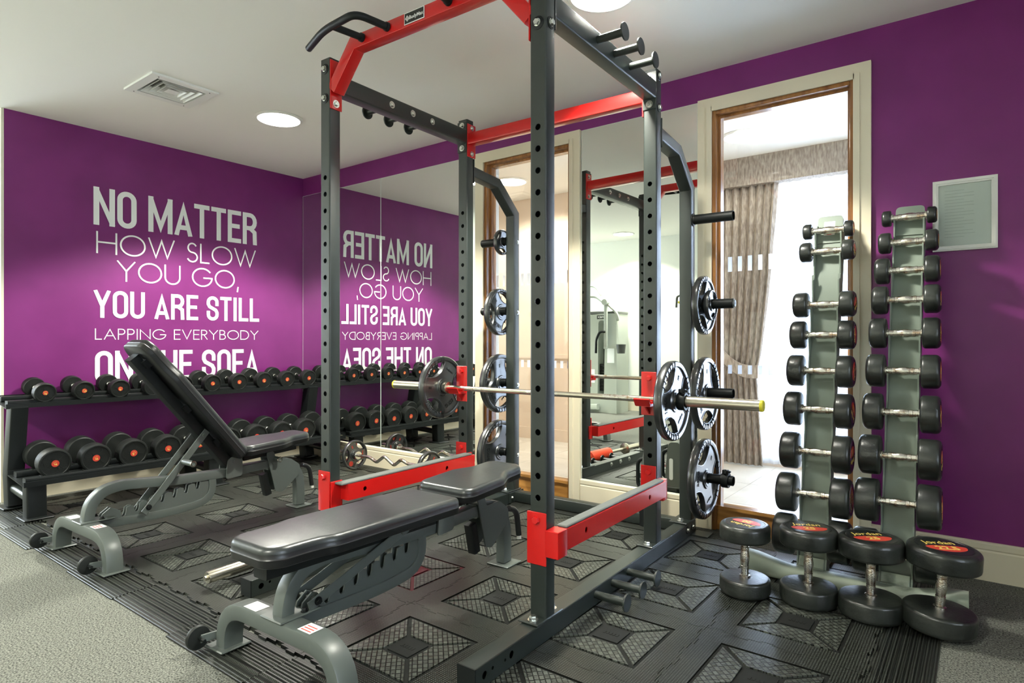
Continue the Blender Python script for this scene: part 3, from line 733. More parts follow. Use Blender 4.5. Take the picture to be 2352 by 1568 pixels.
# J hooks and safety arms
for u0 in (0,-RW):
    vf=RD; h=MB()
    h.box(u0-S_-.008,u0+.001,vf-.006,vf,.690,.898,bev=.002)
    h.box(u0-S_-.006,u0-.004,vf-.072,vf-.004,.738,.750)
    h.add([(u0-S_-.010,vf-.072,.740),(u0+.0,vf-.072,.740),(u0+.0,vf-.092,.772),(u0-S_-.010,vf-.092,.772),(u0-S_-.010,vf-.065,.740),(u0+.0,vf-.065,.740),(u0+.0,vf-.085,.776),(u0-S_-.010,vf-.085,.776)],
          [(0,3,2,1),(4,5,6,7),(0,1,5,4),(1,2,6,5),(2,3,7,6),(3,0,4,7)])
    h.add([(u0-S_/2-.004,vf-.062,.739),(u0-S_/2+.004,vf-.062,.739),(u0-S_/2+.004,vf-.005,.739),(u0-S_/2-.004,vf-.005,.739),(u0-S_/2-.004,vf-.005,.695),(u0-S_/2+.004,vf-.005,.695)],[(0,1,2,3),(0,4,5,1),(0,3,4),(1,5,2),(3,2,5,4)])
    hexbolt(h,(u0-S_/2,vf-.006,.868),(0,-1,0),.013,.012,.013)
    h.obj('bar_hook','red',rack)
    # safety arm : red beam with rubber pad on top
    b0,b1=u0+.003,u0+(.050 if u0==0 else .062); vA,vB=(-.004 if u0==0 else SY-.006),RD-.004
    s=MB(); L_=vB-vA
    hh=(.20,.785) if u0==0 else (.155,.735)
    circs=[[(q-vA+.011*math.cos(-a*2*PI/14),.349+.011*math.sin(-a*2*PI/14)) for a in range(14)] for q in hh]
    for x0 in (b0,b1-.004):
        T=Matrix(((0,0,1,x0),(1,0,0,vA),(0,1,0,0),(0,0,0,1))); s.prism([(0,.312),(L_,.312),(L_,.386),(0,.386)],0,.004,0,T,holes=circs)
    s.box(b0+.004,b1-.004,vA,vA+.004,.316,.382).box(b0+.004,b1-.004,vB-.004,vB,.316,.382).box(b0+.004,b1-.004,vA,vB,.312,.316).box(b0+.004,b1-.004,vA,vB,.382,.386)
    s.obj('safety_arm','red',rack,smooth=False)
    MB().box(b0+.002,b1-.004,SY+.002 if u0==0 else .02,vB-.02,.386,.396,bev=.003).obj('rubber_pad','pad',rack)
    k=MB(); k.box(u0-S_-.008,u0+.004,-.007,-.001,.262,.447,bev=.002); k.box(u0+.0,u0+.054,-.008,.055,.296,.390,bev=.002) if u0==0 else k.box(u0+.0,u0+.010,.0,SY+.004,.262,.400,bev=.002)
    hexbolt(k,(u0-S_/2,-.007,.420),(0,-1,0),.014,.012,.014)
    k.obj('safety_bracket','red',rack)
    k=MB(); k.box(u0-S_-.008,u0+.001,RD-.012,RD-.006,.312,.450,bev=.002); k.box(u0,u0+(.040 if u0==0 else .012),RD-.012,RD+.035,.290,.390,bev=.002)
    hexbolt(k,(u0-S_/2,RD-.012,.420),(0,-1,0),.014,.012,.014)
    k.obj('safety_bracket','red',rack)

# ------------------------------------------------------------------ weight plates
_pm={}
def plate_meshes(R,th):
    key=(R,th)
    if key in _pm: return _pm[key]
    out=[]
    body=MB(); n=72 if R>.12 else 48; t=th/2
    bore=.0265
    outer=[(R*.90*math.cos(2*PI*i/n),R*.90*math.sin(2*PI*i/n)) for i in range(n)]
    holes=[[(bore*math.cos(-2*PI*i/24),bore*math.sin(-2*PI*i/24)) for i in range(24)]]
    span=math.radians(36 if R>.12 else 33); ro=.82*R; ri=(.45 if R>.12 else .5)*R
    kid=[]
    for k in range(3):
        c=PI/2+k*2*PI/3+.3; pts=[]
        for i in range(13): a=c-span+2*span*i/12; pts.append((ro*math.cos(a),ro*math.sin(a)))
        for i in range(1,16):
            u=1-2*i/16; a=c+span*u; rr=ro-(ro-ri)*(1-abs(u)**2.6)**.62
            pts.append((rr*math.cos(a),rr*math.sin(a)))
        kid.append(pts[::-1])
    body.prism(outer,-t*.55,t*.55,0,holes=holes+kid)
    out.append(body.mesh('plate_web',['plate'],angle=30))
    rim=MB(); r0=R*.845
    pr=[(r0,-t*.56),(r0+.004,-t*.9),(R*.90,-t),(R*.965,-t*.96),(R*.99,-t*.7),(R,-t*.3),(R,t*.3),(R*.99,t*.7),(R*.965,t*.96),(R*.90,t),(r0+.004,t*.9),(r0,t*.56)]
    rim.lathe(pr,n,cap=False); out.append(rim.mesh('plate_rim',['plate'],angle=40))
    hub=MB(); hr=.055 if R>.12 else R*.42
    for s_ in (1,-1):
        hub.lathe([(bore,s_*t*.5),(bore,s_*t*.98),(bore+.006,s_*t),(hr*.72,s_*t),(hr*.75,s_*t*.85),(hr*.9,s_*t*.85),(hr,s_*t*.5)],32,cap=False)
    hub.lathe([(bore,-t*.98),(bore,t*.98)],32,cap=False)
    # raised spoke edges following each hole
    for kp in kid:
        p=kp[::-1]
        for s_ in (1,-1):
            hub.sweep([(x,y,s_*t*.56) for x,y in p]+[(p[0][0],p[0][1],s_*t*.56)],circ(.0030 if R>.12 else .002,6),caps=False)
    out.append(hub.mesh('plate_hub',['plate'],angle=30))
    # grip ribs over each hand hole
    gr=MB()
    for k in range(3):
        c=PI/2+k*2*PI/3+.3
        for i in range(7 if R>.12 else 5):
            a=c+(i-(3 if R>.12 else 2))*span*.27; q=Vector((math.cos(a),math.sin(a),0)); tz=t*1.01
            gr.sweep([q*(R*.825)+Vector((0,0,-tz*.6)),q*(R*.825)+Vector((0,0,tz*.8)),q*(R*.86)+Vector((0,0,tz)),q*(R*.955)+Vector((0,0,tz)),q*(R*.985)+Vector((0,0,tz*.72)),],circ(.0022 if R>.12 else .0014,6))
            gr.sweep([q*(R*.825)+Vector((0,0,-tz*.6)),q*(R*.86)+Vector((0,0,-tz)),q*(R*.955)+Vector((0,0,-tz)),],circ(.0022 if R>.12 else .0014,6))
    out.append(gr.mesh('grip_rib',['vinyl_side'],angle=60))
    _pm[key]=out; return out
def weight_plate(M4,R,th,label,group,kg='15KG',roll=0,red=False):
    t=thing('weight_plate',label,'weight plate'); t['group']=group; t.matrix_world=M4@Matrix.Rotation(roll,4,'Z')
    ms=plate_meshes(R,th)
    for nm,me in zip(('web','rim','hub','grip_ribs'),ms):
        o=bpy.data.objects.new(nm,me); COL.objects.link(o); o.parent=t
        if nm=='grip_ribs': o['kind']='stuff'
    if R>.12 or red:
        tx=MB(); z=th/2*.55
        for s_ in (1,-1):
            for k,(tt,sz) in enumerate((('%s'%kg,.034),('\u25C7 BODYMAX' if 0 else 'bodymax',.017),('E',.030))):
                a=PI/2+PI/3+.3+k*2*PI/3
                T=Matrix.Rotation(PI if s_<0 else 0,4,'Y')@Matrix.Rotation(a-PI/2,4,'Z')@Matrix.Translation((0,R*.60,z+.0006))
                if R<.12: T=T@Matrix.Scale(.6,4)
                text_mb(tx,tt,sz,T,0,.0012,.0006)
        tx.obj('raised_lettering','redlabel' if red else 'black',t,smooth=False,kind='stuff')
        if red:
            q=MB()
            for s_ in (1,-1):
                T=Matrix.Rotation(PI if s_<0 else 0,4,'Y')@Matrix.Rotation(PI/3+.3,4,'Z')@Matrix.Translation((0,R*.66,z+.0004)); q.lathe([(R*.17,0),(R*.17,.001)],20,0,T)
            q.obj('red_emblem','redlabel',t,smooth=False,label='red emblem on the plate')
    return t
def rk(u,v,z,d=(1,0,0)): return MR@frame((u,v,z),d,(0,1,0))
def clip(M4,label,r=.03,cat='collar'):
    t=thing('collar_clip',label,cat); t.matrix_world=M4
    b=MB(); b.lathe([(r,-.018),(r+.010,-.018),(r+.012,-.014),(r+.012,.014),(r+.010,.018),(r,.018),(r,-.018)],24,cap=False)
    b.box(-.012,.012,r+.008,r+.026,-.016,.016,bev=.002); b.obj('clamp_ring','black',t)
    l=MB(); l.box(-.009,.009,r+.012,r+.022,-.015,.026,bev=.002); l.sweep([(-.02,r+.004,0),(-.03,r+.014,.005),(-.026,r+.03,.012)],rrect(.005,.008,.002,1)); l.obj('lever','black',t)
    return t
ZB=.770; VB=RD-.040
# olympic barbell on the hooks
bb=thing('barbell','long steel barbell with yellow end caps resting on the red hooks of the rack','barbell'); bb.matrix_world=rk(uC,VB,ZB)
hl=1.112
s=MB(); s.lathe([(.0140,-.70),(.0140,.70)],20); 
s.obj('shaft','steel',bb)
k=Bag()
for a,b in ((-.56,-.36),(-.10,.10),(.36,.56)):
    k.lathe([(.0140,a),(.0144,a+.004),(.0144,b-.004),(.0140,b)],20,cap=False); k.cut()
k.obj('knurled_grip','worn_chrome',bb)
for sg in (-1,1):
    q=MB(); q.lathe([(.0145,sg*.655),(.034,sg*.657),(.036,sg*.662),(.036,sg*.684),(.034,sg*.688),(.0252,sg*.690),(.0252,sg*hl)],28); q.obj('sleeve','steel',bb)
    q=MB(); q.lathe([(.0258,sg*(hl-.008)),(.0258,sg*(hl+.002)),(.022,sg*(hl+.006)),(.006,sg*(hl+.006))],28); q.obj('end_cap','yellow',bb,label='yellow end cap')
weight_plate(rk(uC+.715,VB,ZB),.185,.042,'15 kg black tri-grip plate on the right sleeve of the barbell','weight plates on the barbell','15KG',.35)
weight_plate(rk(uC-.715,VB,ZB),.185,.042,'black tri-grip plate on the left sleeve of the barbell','weight plates on the barbell','15KG',2.3)
clip(rk(uC+.762,VB,ZB),'black plastic collar clip locking the plate on the barbell right sleeve')
# plates stored on the arms
G='weight plates stored on the rack arms'
weight_plate(rk(.060,VA,1.243-.006),.158,.036,'large tri-grip plate on the second storage arm of the right upright',G,'10KG',.25)
weight_plate(rk(.096,VA,1.243-.006),.082,.026,'small plate hung in front of a larger one on the right upright',G,'1.25',1.0)
weight_plate(rk(.064,VA,.770-.006),.196,.044,'black tri-grip plate on the third storage arm of the right upright, behind the barbell',G,'20KG',.75)
weight_plate(rk(.060,VA,.313-.006),.214,.046,'largest 25 kg plate on the lowest right storage arm, held by a clip',G,'25KG',.05)
clip(rk(.175,VA,.313),'black collar clip with lever on the lowest right storage arm',.028)
uL=-RW-S_
weight_plate(rk(uL-.050,VA,1.703-.004),.084,.028,'small plate on the top storage arm of the left upright',G,'2.5',.6)
weight_plate(rk(uL-.070,VA,1.243-.006),.156,.040,'medium plate on the second storage arm of the left upright',G,'10KG',1.4)
weight_plate(rk(uL-.072,VA,.770-.006),.195,.046,'black plate on the third storage arm of the left upright, behind the bar',G,'20KG',.9)
weight_plate(rk(uL-.080,VA,.313-.006),.214,.048,'big 20 kg plate low on the left upright behind the bench seat',G,'20KG',.2)
# barbell lying on the floor left of the rack
fbm=frame((-2.600,1.300,.051),(-.08,1,0)); fb=thing('barbell','steel barbell lying on the mat left of the rack with a red foam sleeve','barbell'); fb.matrix_world=fbm
q=MB(); q.lathe([(.006,-.012),(.010,-.012),(.010,0),(.0235,0),(.0252,.003),(.0252,.415),(.048,.417),(.050,.421),(.050,.440),(.034,.446),(.0145,.448)],28); q.obj('sleeve','steel',fb)
MB().lathe([(.0140,.44),(.0140,1.46)],18).obj('shaft','steel',fb)
q=MB(); q.lathe([(.0145,1.452),(.034,1.454),(.050,1.460),(.050,1.480),(.0252,1.484),(.0252,1.86),(.020,1.863)],28); q.obj('sleeve','steel',fb)
q=MB(); q.lathe([(.0145,.70),(.042,.702),(.047,.71),(.047,.99),(.042,.998),(.0145,1.0)],24); q.obj('foam_sleeve','orange',fb,label='orange-red foam sleeve')
# EZ curl bar with two plates by the mirror
ez=thing('curl_bar','zigzag chrome curl bar lying by the mirror with a small plate at each end','curl bar',(-3.64,3.235,.121))
pts=[(-.60,0,0),(-.30,0,0),(-.235,-.0,.0),(-.155,-.0,-.030),(-.065,0,.028),(.045,0,-.030),(.125,0,.024),(.20,0,0),(.30,0,0),(.60,0,0)]
MB().sweep(fillet(pts,.02,4),circ(.0125,14)).obj('shaft','worn_chrome',ez)
for sg in (-1,1):
    q=MB(); T=frame((sg*.40,0,0),(sg,0,0)); q.lathe([(.0125,-.025),(.032,-.024),(.034,-.02),(.034,-.003),(.030,0),(.0250,.001),(.0250,.20),(.022,.203)],24,0,T); q.obj('sleeve','chrome',ez)
weight_plate(frame((-4.063,3.235,.121),(1,0,0),(0,1,0)),.120,.032,'small black plate with red emblem on the left end of the curl bar','small plates on the curl bar','5',1.2,True)
weight_plate(frame((-3.217,3.235,.121),(1,0,0),(0,1,0)),.120,.032,'small black plate on the right end of the curl bar by the safety arm','small plates on the curl bar','5',.2,True)

# ================================================================== dumbbells
_dm={}
ORD=['first','second','third','fourth','fifth','sixth','seventh','eighth','ninth','tenth']
def db_wall(r,half,th):
    key=('w',r,half,th)
    if key in _dm: return _dm[key]
    hd=MB(); hd.lathe([(.016,0),(r*.93,0),(r*.985,.004),(r,.010),(r,th-.008),(r*.975,th-.002),(r*.93,th),(r*.86,th),(r*.83,th-.005),(.002,th-.005)],40)
    # raised moulded cross pattern on the face
    for k in range(4):
        T=Matrix.Translation((0,0,th-.0055))@Matrix.Rotation(k*PI/2+.2,4,'Z')
        hd.sweep([T@Vector((r*.30,r*.12,0)),T@Vector((r*.62,r*.22,0)),T@Vector((r*.60,r*.52,0)),T@Vector((r*.22,r*.60,0))],circ(.0014,6))
        hd.box(r*.27,r*.50,-.002,.002,0,.0018,0,T)
    lb=MB(); lb.lathe([(r*.235,th-.005),(r*.235,th-.0030)],24); 
    tx=MB(); text_mb(tx,str(int(round(r*1000-52))) if 0 else 'kg',.016,Matrix.Translation((0,-.004,th-.0028)),0,.0004,.0004); text_mb(tx,'jordan',.0075,Matrix.Translation((0,.008,th-.0028)),0,.0003)
    h=MB(); L=half-th; h.lathe([(.0165,-L-.002),(.0165,-L+.012),(.0135,-L+.016),(.0150,-L*.5),(.0165,0),(.0150,L*.5),(.0135,L-.016),(.0165,L-.012),(.0165,L+.002)],20)
    _dm[key]=(hd.mesh('head',['rubber']),lb.mesh('end_sticker',['redlabel']),tx.mesh('sticker_print',['gold'],smooth=False),h.mesh('handle',['chrome'])); return _dm[key]
def link(name,me,parent,T=None,label=None):
    o=bpy.data.objects.new(name,me); COL.objects.link(o); o.parent=parent
    if T is not None: o.matrix_local=T
    if label: o['label']=label
    return o
FL=Matrix.Rotation(PI,4,'Y')
def wall_dumbbell(M4,r,half,th,label,group,roll):
    t=thing('dumbbell',label,'dumbbell'); t['group']=group; t.matrix_world=M4@Matrix.Rotation(roll,4,'Z'); hd,lb,tx,h=db_wall(r,half,th)
    L=half-th
    for s_ in (1,-1):
        T=Matrix.Translation((0,0,L)) if s_>0 else FL@Matrix.Translation((0,0,L))
        o=link('head',hd,t,T); link('end_sticker',lb,o,None,'round red sticker in the middle of the head'); link('sticker_print',tx,o)
    link('handle',h,t)
def db_tower(r,half,th,kg):
    key=('t',r,half,th,kg)
    if key in _dm: return _dm[key]
    e=min(.018,th*.32,r*.3)
    pr=[(.014,0),(r-e*.6,0)]+[(r-e*.6+e*.6*math.sin(a),e*.6-e*.6*math.cos(a)) for a in (.5,1.1,PI/2)]+[(r,th-e)]+[(r-e+e*math.cos(a),th-e+e*math.sin(a)) for a in (.35,.75,1.15,PI/2)]+[(r*.80,th),(r*.79,th-.0015),(.002,th-.0015)]
    hd=MB(); hd.lathe(pr,40)
    lb=MB(); R2=r*.775
    lb.lathe([(R2,th-.0014),(R2,th-.0004)],40,0)
    el=[]
    for i in range(21): a=PI+PI*i/20; el.append((R2*.97*math.cos(a)*.82,-.10*R2+R2*.52*math.sin(a)))
    el2=[(x,y) for x,y in el]+[(R2*.8*math.cos(PI*i/10),-.10*R2+.16*R2*math.sin(PI*i/10)) for i in range(1,10)]
    lb.prism(el2,th-.0004,th+.0002,1)
    text_mb(lb,'Jordan',R2*.50,Matrix.Translation((0,R2*.38,th+.0000)),2,.0003,0,width=R2*1.25)
    text_mb(lb,kg,R2*.52,Matrix.Translation((0,-R2*.24,th+.0004)),2,.0003,.0012)
    h=MB(); L=half-th
    h.lathe([(.021,-L-.001),(.021,-L+.006),(.0150,-L+.009),(.0145,-L*.62),(.0165,-L*.60),(.0165,-L*.42),(.0150,-L*.40),(.0185,-L*.1),(.0185,L*.1),(.0150,L*.40),(.0165,L*.42),(.0165,L*.60),(.0145,L*.62),(.0150,L-.009),(.021,L-.006),(.021,L+.001)],20)
    _dm[key]=(hd.mesh('head',['rubber_worn']),lb.mesh('end_label',['blacklabel','redlabel','gold'],smooth=False),h.mesh('handle',['worn_chrome'])); return _dm[key]
def tower_dumbbell(M4,r,half,th,kg,label,group,roll=0):
    t=thing('dumbbell',label,'dumbbell'); t['group']=group; t.matrix_world=M4@Matrix.Rotation(roll,4,'Z'); hd,lb,h=db_tower(r,half,th,kg); L=half-th
    for s_ in (1,-1):
        T=Matrix.Translation((0,0,L)) if s_>0 else FL@Matrix.Translation((0,0,L))
        o=link('head',hd,t,T); link('end_label',lb,o,None,'black and red printed end disc')
    link('handle',h,t)

# ================================================================== wall dumbbell rack
dr=thing('dumbbell_rack','long black two-shelf dumbbell rack along the purple wall','dumbbell rack',(0,0,0))
def shelf(x0,x1,zb,zf,y0,y1):
    # tilted tray with lips ; x0 back, x1 front
    mb=MB()
    def q(x): return zb+(zf-zb)*(x-x0)/(x1-x0)
    vs=[];pr=[(x0,q(x0)),(x1,q(x1)),(x1,q(x1)+.030),(x1-.004,q(x1)+.030),(x1-.004,q(x1)+.005),(x0+.004,q(x0)+.005),(x0+.004,q(x0)+.03),(x0,q(x0)+.03)]
    for y in (y0,y1): vs+=[(x,y,z) for x,z in pr]
    k=len(pr); fs=[(i,(i+1)%k,k+(i+1)%k,k+i) for i in range(k)]+[tuple(range(k))[::-1],tuple(range(k,2*k))]
    mb.add(vs,fs); return mb,q
def saddle_bar(mb,xc,q,y0,y1,ys,r,wd,ztop):
    # box tube running the length with concave cradles under each dumbbell
    mb.box(xc-wd/2,xc+wd/2,y0,y1,q(xc)+.004,ztop)
YD=[1.36+.2177*i for i in range(10)]; YDb=[1.325+.2195*i for i in range(10)]
TOPZ,BOTZ=.722,.302
trays=[]
for (x0,x1,zb,zf,ys,rr,zc,nm) in ((-5.055,-4.775,.664,.626,YD,[.062+.0012*i for i in range(10)],TOPZ,'upper'),(-4.74,-4.43,.222,.192,YDb,[.088+.0009*i for i in range(10)],BOTZ,'lower')):
    y0,y1=1.150,3.430
    mb,q=shelf(x0,x1,zb,zf,y0,y1); mb.obj('shelf','black',dr,smooth=False)
    for xc in (x0+.065,x1-.075):
        t=MB(); zt=q(xc)+.034; t.sweep([(xc,y0+.02,q(xc)+.020),(xc,y1-.02,q(xc)+.020)],rrect(.028,.015,.003,2),(1,0,0)); t.obj('support_rail','black',dr)
        for y,r in zip(ys,rr):
            s=MB(); R=r*1.02; zc_=zc+(q(xc)-q((x0+x1)/2)); poly=[]
            for i in range(9):
                a=math.radians(-90-52+104*i/8); poly.append((R*math.cos(a),R*math.sin(a)))
            poly=poly+[(poly[-1][0]+.008,poly[-1][1]),(poly[-1][0]-.02,-R-.022),(poly[0][0]+.012,-R-.022),(poly[0][0]-.008,poly[0][1])]
            T=Matrix(((0,0,1,xc-.021),(1,0,0,y),(0,1,0,zc_),(0,0,0,1))); s.prism(poly[::-1],0,.042,0,T); s.obj('saddle','rubber',dr)
for k,y in enumerate((1.215,2.285,3.335)):
    f=MB()
    # rear post leaning, front post, foot rails and link tube
    f.sweep([(-4.86,y,.012),(-4.885,y,.20),(-4.80,y,.64)],rrect(.045,.05,.008,3),(0,1,0))
    f.obj('rear_post','black',dr)
    f=MB(); f.sweep([(-4.475,y,.008),(-4.485,y,.198)],rrect(.050,.044,.010,3),(0,1,0)); f.obj('front_post','black',dr)
    f=Bag(); f.box(-4.545,-4.385,y-.075,y+.075,.0,.010,bev=.004); f.cut(); f.box(-4.955,-4.79,y-.075,y+.075,.0,.010,bev=.004); f.obj('foot_plate','black',dr)
    f=MB(); f.sweep([(-4.51,y,.105),(-4.85,y,.125)],rrect(.034,.024,.02,5),(0,1,0)); f.obj('link_tube','tower',dr) if 0 else f.obj('link_tube','rack',dr)
nm1='upper dumbbells on the wall rack'; nm2='lower dumbbells on the wall rack'
for i,(y,yb) in enumerate(zip(YD,YDb)):
    r=.062+.0012*i; ang=-.125; d=(math.cos(ang),0,math.sin(ang)); cx=-4.800-.135*d[0]
    extra=' with its end in front of the bench pad' if i in (4,) else ''
    wall_dumbbell(frame((cx,y,TOPZ-.135*d[2]-.012),d,(0,1,0)),r,.135,.058,'black dumbbell, %s from the left on the upper shelf of the wall rack'%ORD[i],nm1,[.1,.9,-.4,.3,1.2,.7,.0,.35,-.6,.8][i])
    r=.088+.0009*i; cx=-4.50-.155*d[0]
    wall_dumbbell(frame((cx,yb,BOTZ-.155*d[2]-.008),(math.cos(-.1),0,math.sin(-.1)),(0,1,0)),r,.155,.078,'large black dumbbell, %s from the left on the lower shelf of the wall rack'%ORD[i],nm2,[.3,.35,-.7,.05,.5,-.2,.6,.6,.9,.1][i])

# ================================================================== vertical dumbbell tower
tw=thing('dumbbell_tower','grey-green twin column dumbbell tower standing before the purple wall','dumbbell tower',(0,0,0))
LB,LT=Vector((-.595,2.93,0)),Vector((-.596,3.36,1.655))
RB,RT=Vector((-.285,2.93,0)),Vector((-.267,3.36,1.660))
SL=[.9475,.8852,.8098,.7293,.643,.543,.4382,.3262,.217,.1108]; SR=[.9602,.8908,.813,.7333,.6448,.547,.4418,.334,.2242,.1045]
bs=MB(); 
bpath=fillet([(-.875,2.895,.060),(-.80,2.893,.058),(-.66,2.895,.030),(-.455,2.895,.028),(-.26,2.895,.030),(-.12,2.893,.058),(-.045,2.895,.060)],.05,5)
vs=[];fs=[];k=24
prof=circ(1,20)
for i,p in enumerate(bpath):
    x=p.x; e=min(1,max(0,(abs(x+.46)-.20)/.19)); e=e*e*(3-2*e); hz=.034+.016*e; hy=.044+.002*e
    cz=hz+.002
    for a,b in prof:
        sa=math.copysign(abs(a)**.7,a); sb=math.copysign(abs(b)**.7,b); vs.append((x,2.895+sa*hy,cz+sb*hz))
n=20
for i in range(len(bpath)-1):
    for j in range(n): l=(j+1)%n; fs.append((i*n+j,i*n+l,(i+1)*n+l,(i+1)*n+j))
fs.append(tuple(range(n))[::-1]); o=(len(bpath)-1)*n; fs.append(tuple(range(o,o+n)))
bs.add(vs,fs); bs.obj('base_bar','tower_base',tw)
for c,(Bp,Tp,SS,hid) in enumerate(((LB,LT,SL,None),(RB,RT,SR,None))):
    d=(Tp-Bp); L=d.length; T=frame(Bp,d,(1,0,0))    # local x=right, y: perpendicular (towards -? ), z=up the column
    yv=T.to_3x3()@Vector((0,1,0)); fw=-1 if yv.y>0 else 1   # fw: local y sign pointing to the viewer (-Y)
    hw=.056
    m=MB()
    back=MB(); back.box(-hw,hw,-fw*.012 if fw>0 else 0,0 if fw>0 else .012,.03,L-.13,0,T)
    back.obj('back_plate','tower',tw,smooth=False)
    # cap : rounded top block
    cp=MB(); poly=round_poly([(-hw,L-.14),(hw,L-.14),(hw,L),(-hw,L)],[.001,.001,.022,.022],5)
    Tc=T@Matrix(((1,0,0,0),(0,0,1,0),(0,1,0,0),(0,0,0,1)))
    ya,yb=(-.012,.006) if fw>0 else (-.006,.012)
    cp.prism(poly,ya,yb,0,Tc); cp.obj('top_cap','tower',tw)
    for sx in (-1,1):
        # side plates with saddle hooks: polygon in (depth,z)
        pts=[(-.045,.02)]; 
        ss=sorted(SS)
        pts.append((.030,.02))
        for s_ in ss:
            z=s_*L; pts+= [(.026,max(.03,z-.085)),(.050,z-.020),(.052,z+.008),(.046,z+.010),(.043,z-.010),(.034,z-.013),(.027,z-.004),(.026,z+.012),(.018,z+.022)]
        pts+=[(.012,L-.05),(-.045,L-.05)]
        zz=-1e9; clean=[]
        for a,b in pts: clean.append((a,b))
        # depth -> local y*fw
        Tp_=T@Matrix(((0,0,1,sx*hw-.003),(fw,0,0,0),(0,1,0,0),(0,0,0,1)))
        MB().prism(clean,0,.006,0,Tp_).obj('side_plate','tower',tw,smooth=False)
    # braces between side plates (light bars under handles)
    rear=MB(); rear.sweep([Bp+Vector((0,.03,.03)),Vector((Bp.x,Bp.y+.36,.030))],rrect(.028,.022,.008,3),(1,0,0)); rear.obj('rear_foot','tower_base',tw)
    rp=MB(); rp.sweep([Bp+Vector((0,-.03,.05)),Bp+Vector((0,.0,.05)),Bp+Vector((0,.02,.10))],rrect(.052,.022,.006,3),(1,0,0)); rp.obj('column_foot','tower_base',tw)
    if c==0:
        q=MB(); z0=L-.115; yy=.0065 if fw>0 else -.0065
        Tq=T@Matrix(((1,0,0,0),(0,0,1,0),(0,1,0,0),(0,0,0,1)))
        q.prism([(-.026,L-.10),(.022,L-.10),(.022,L-.03),(-.026,L-.03)],*( (.0062,.0072) if fw>0 else (-.0072,-.0062)),0,Tq)
        q.prism([(-.012,L-.098),(.008,L-.098),(.0,L-.055),(-.006,L-.055)],*( (.0072,.0078) if fw>0 else (-.0078,-.0072)),1,Tq)
        q.obj('name_plate',['label','redlabel'],tw,smooth=False,label='small white plate with a red figure')
RL=[.038,.048,None,.060,.066,.073,.078,.083,.086,.088]; RR=[.036,.047,.058,.062,.066,.071,.078,.083,.088,.090]
TL=[.038,.050,None,.062,.064,.066,.068,.072,.076,.080]; TR=[.036,.048,.056,.060,.064,.068,.070,.078,.082,.086]
HL=[.109,.117,None,.130,.134,.136,.139,.143,.147,.150]; HR=[.104,.113,.122,.127,.130,.134,.138,.145,.150,.152]
KL=['2','4','','7','9','11','12.5','15','17.5','20']; KR=['1','3','5','6','8','10','12','14','16','18']
FWD=Vector((0,-.041,.010))
for col,(Bp,Tp,SS,Rr,Tt_,Hh,Kk,nm) in enumerate(((LB,LT,SL,RL,TL,HL,KL,'left'),(RB,RT,SR,RR,TR,HR,KR,'right'))):
    for i,s_ in enumerate(SS):
        if Rr[i] is None: continue
        p=Bp+(Tp-Bp)*s_+FWD
        lab='%s rubber dumbbell, %s slot from the top of the %s column of the tower'%(('small','small','small','black','black','black','black','big','big','big')[i],ORD[i],nm)
        tower_dumbbell(frame(p,(1,0,0),(0,0,1)),Rr[i],Hh[i],Tt_[i],Kk[i],lab,'dumbbells on the tower',(.3,1.2,.6,2.0,.1,2.6,.9,1.7,.4,2.2)[i])
# four heavy dumbbells standing on end
for (x,y,r,h,th,kg,lab,roll,tilt) in ((-.791,2.640,.100,.145,.068,'20','upright rubber dumbbell nearest the glazed door, left end of the row on the mat',2.9,0),
    (-.560,2.700,.108,.150,.072,'25','upright 25 kg dumbbell standing before the left tower column',.45,0),
    (-.343,2.712,.112,.150,.074,'25','upright 25 kg dumbbell standing before the gap of the tower columns',.60,0),
    (-.132,2.725,.116,.150,.074,'22.5','upright 22.5 kg dumbbell, right end of the row, slightly leaning',.62,.075)):
    up=Vector((.8*tilt,.0,1)).normalized(); z0=h*up.z+ (r*abs(up.x) if tilt else 0)+.0015
    T=frame((x+up.x*h,y,z0),up,(1,0,0)); tower_dumbbell(T,r,h,th,kg,lab,'heavy dumbbells standing on end on the floor',roll)

# ================================================================== adjustable benches
def cushion(mb,outline,z0,z1,r,m=0,ms=1,T=None,puff=.0):
    n=len(outline); rings=[(0.004,z0),(0,z0+.004),(0,z0+(z1-z0)*.35)]
    seam=z0+(z1-z0)*.42; rings+=[(-.0015,seam-.002),(-.0028,seam),(-.0015,seam+.002),(0,seam+.004)]
    for k in range(6):
        a=PI/2*k/5; rings.append((r*(1-math.cos(a)),z1-r+r*math.sin(a)))
        vs=[];fs=[];mm=[]
    for d,z in rings:
        for x,y in inset(outline,d): vs.append((x,y,z))
    for k in range(len(rings)-1):
        for i in range(n): j=(i+1)%n; fs.append((k*n+i,k*n+j,(k+1)*n+j,(k+1)*n+i)); mm.append(ms if k<7 else m)
    o=(len(rings)-1)*n
    fs.append(tuple(range(n))[::-1]); mm.append(ms); fs.append(tuple(range(o,o+n))); mm.append(m)
    off=len(mb.v); 
    if T is not None: vs=[tuple(T@Vector(v)) for v in vs]
    mb.v+=vs; mb.f+=[tuple(i+off for i in f) for f in fs]; mb.m+=mm; return mb
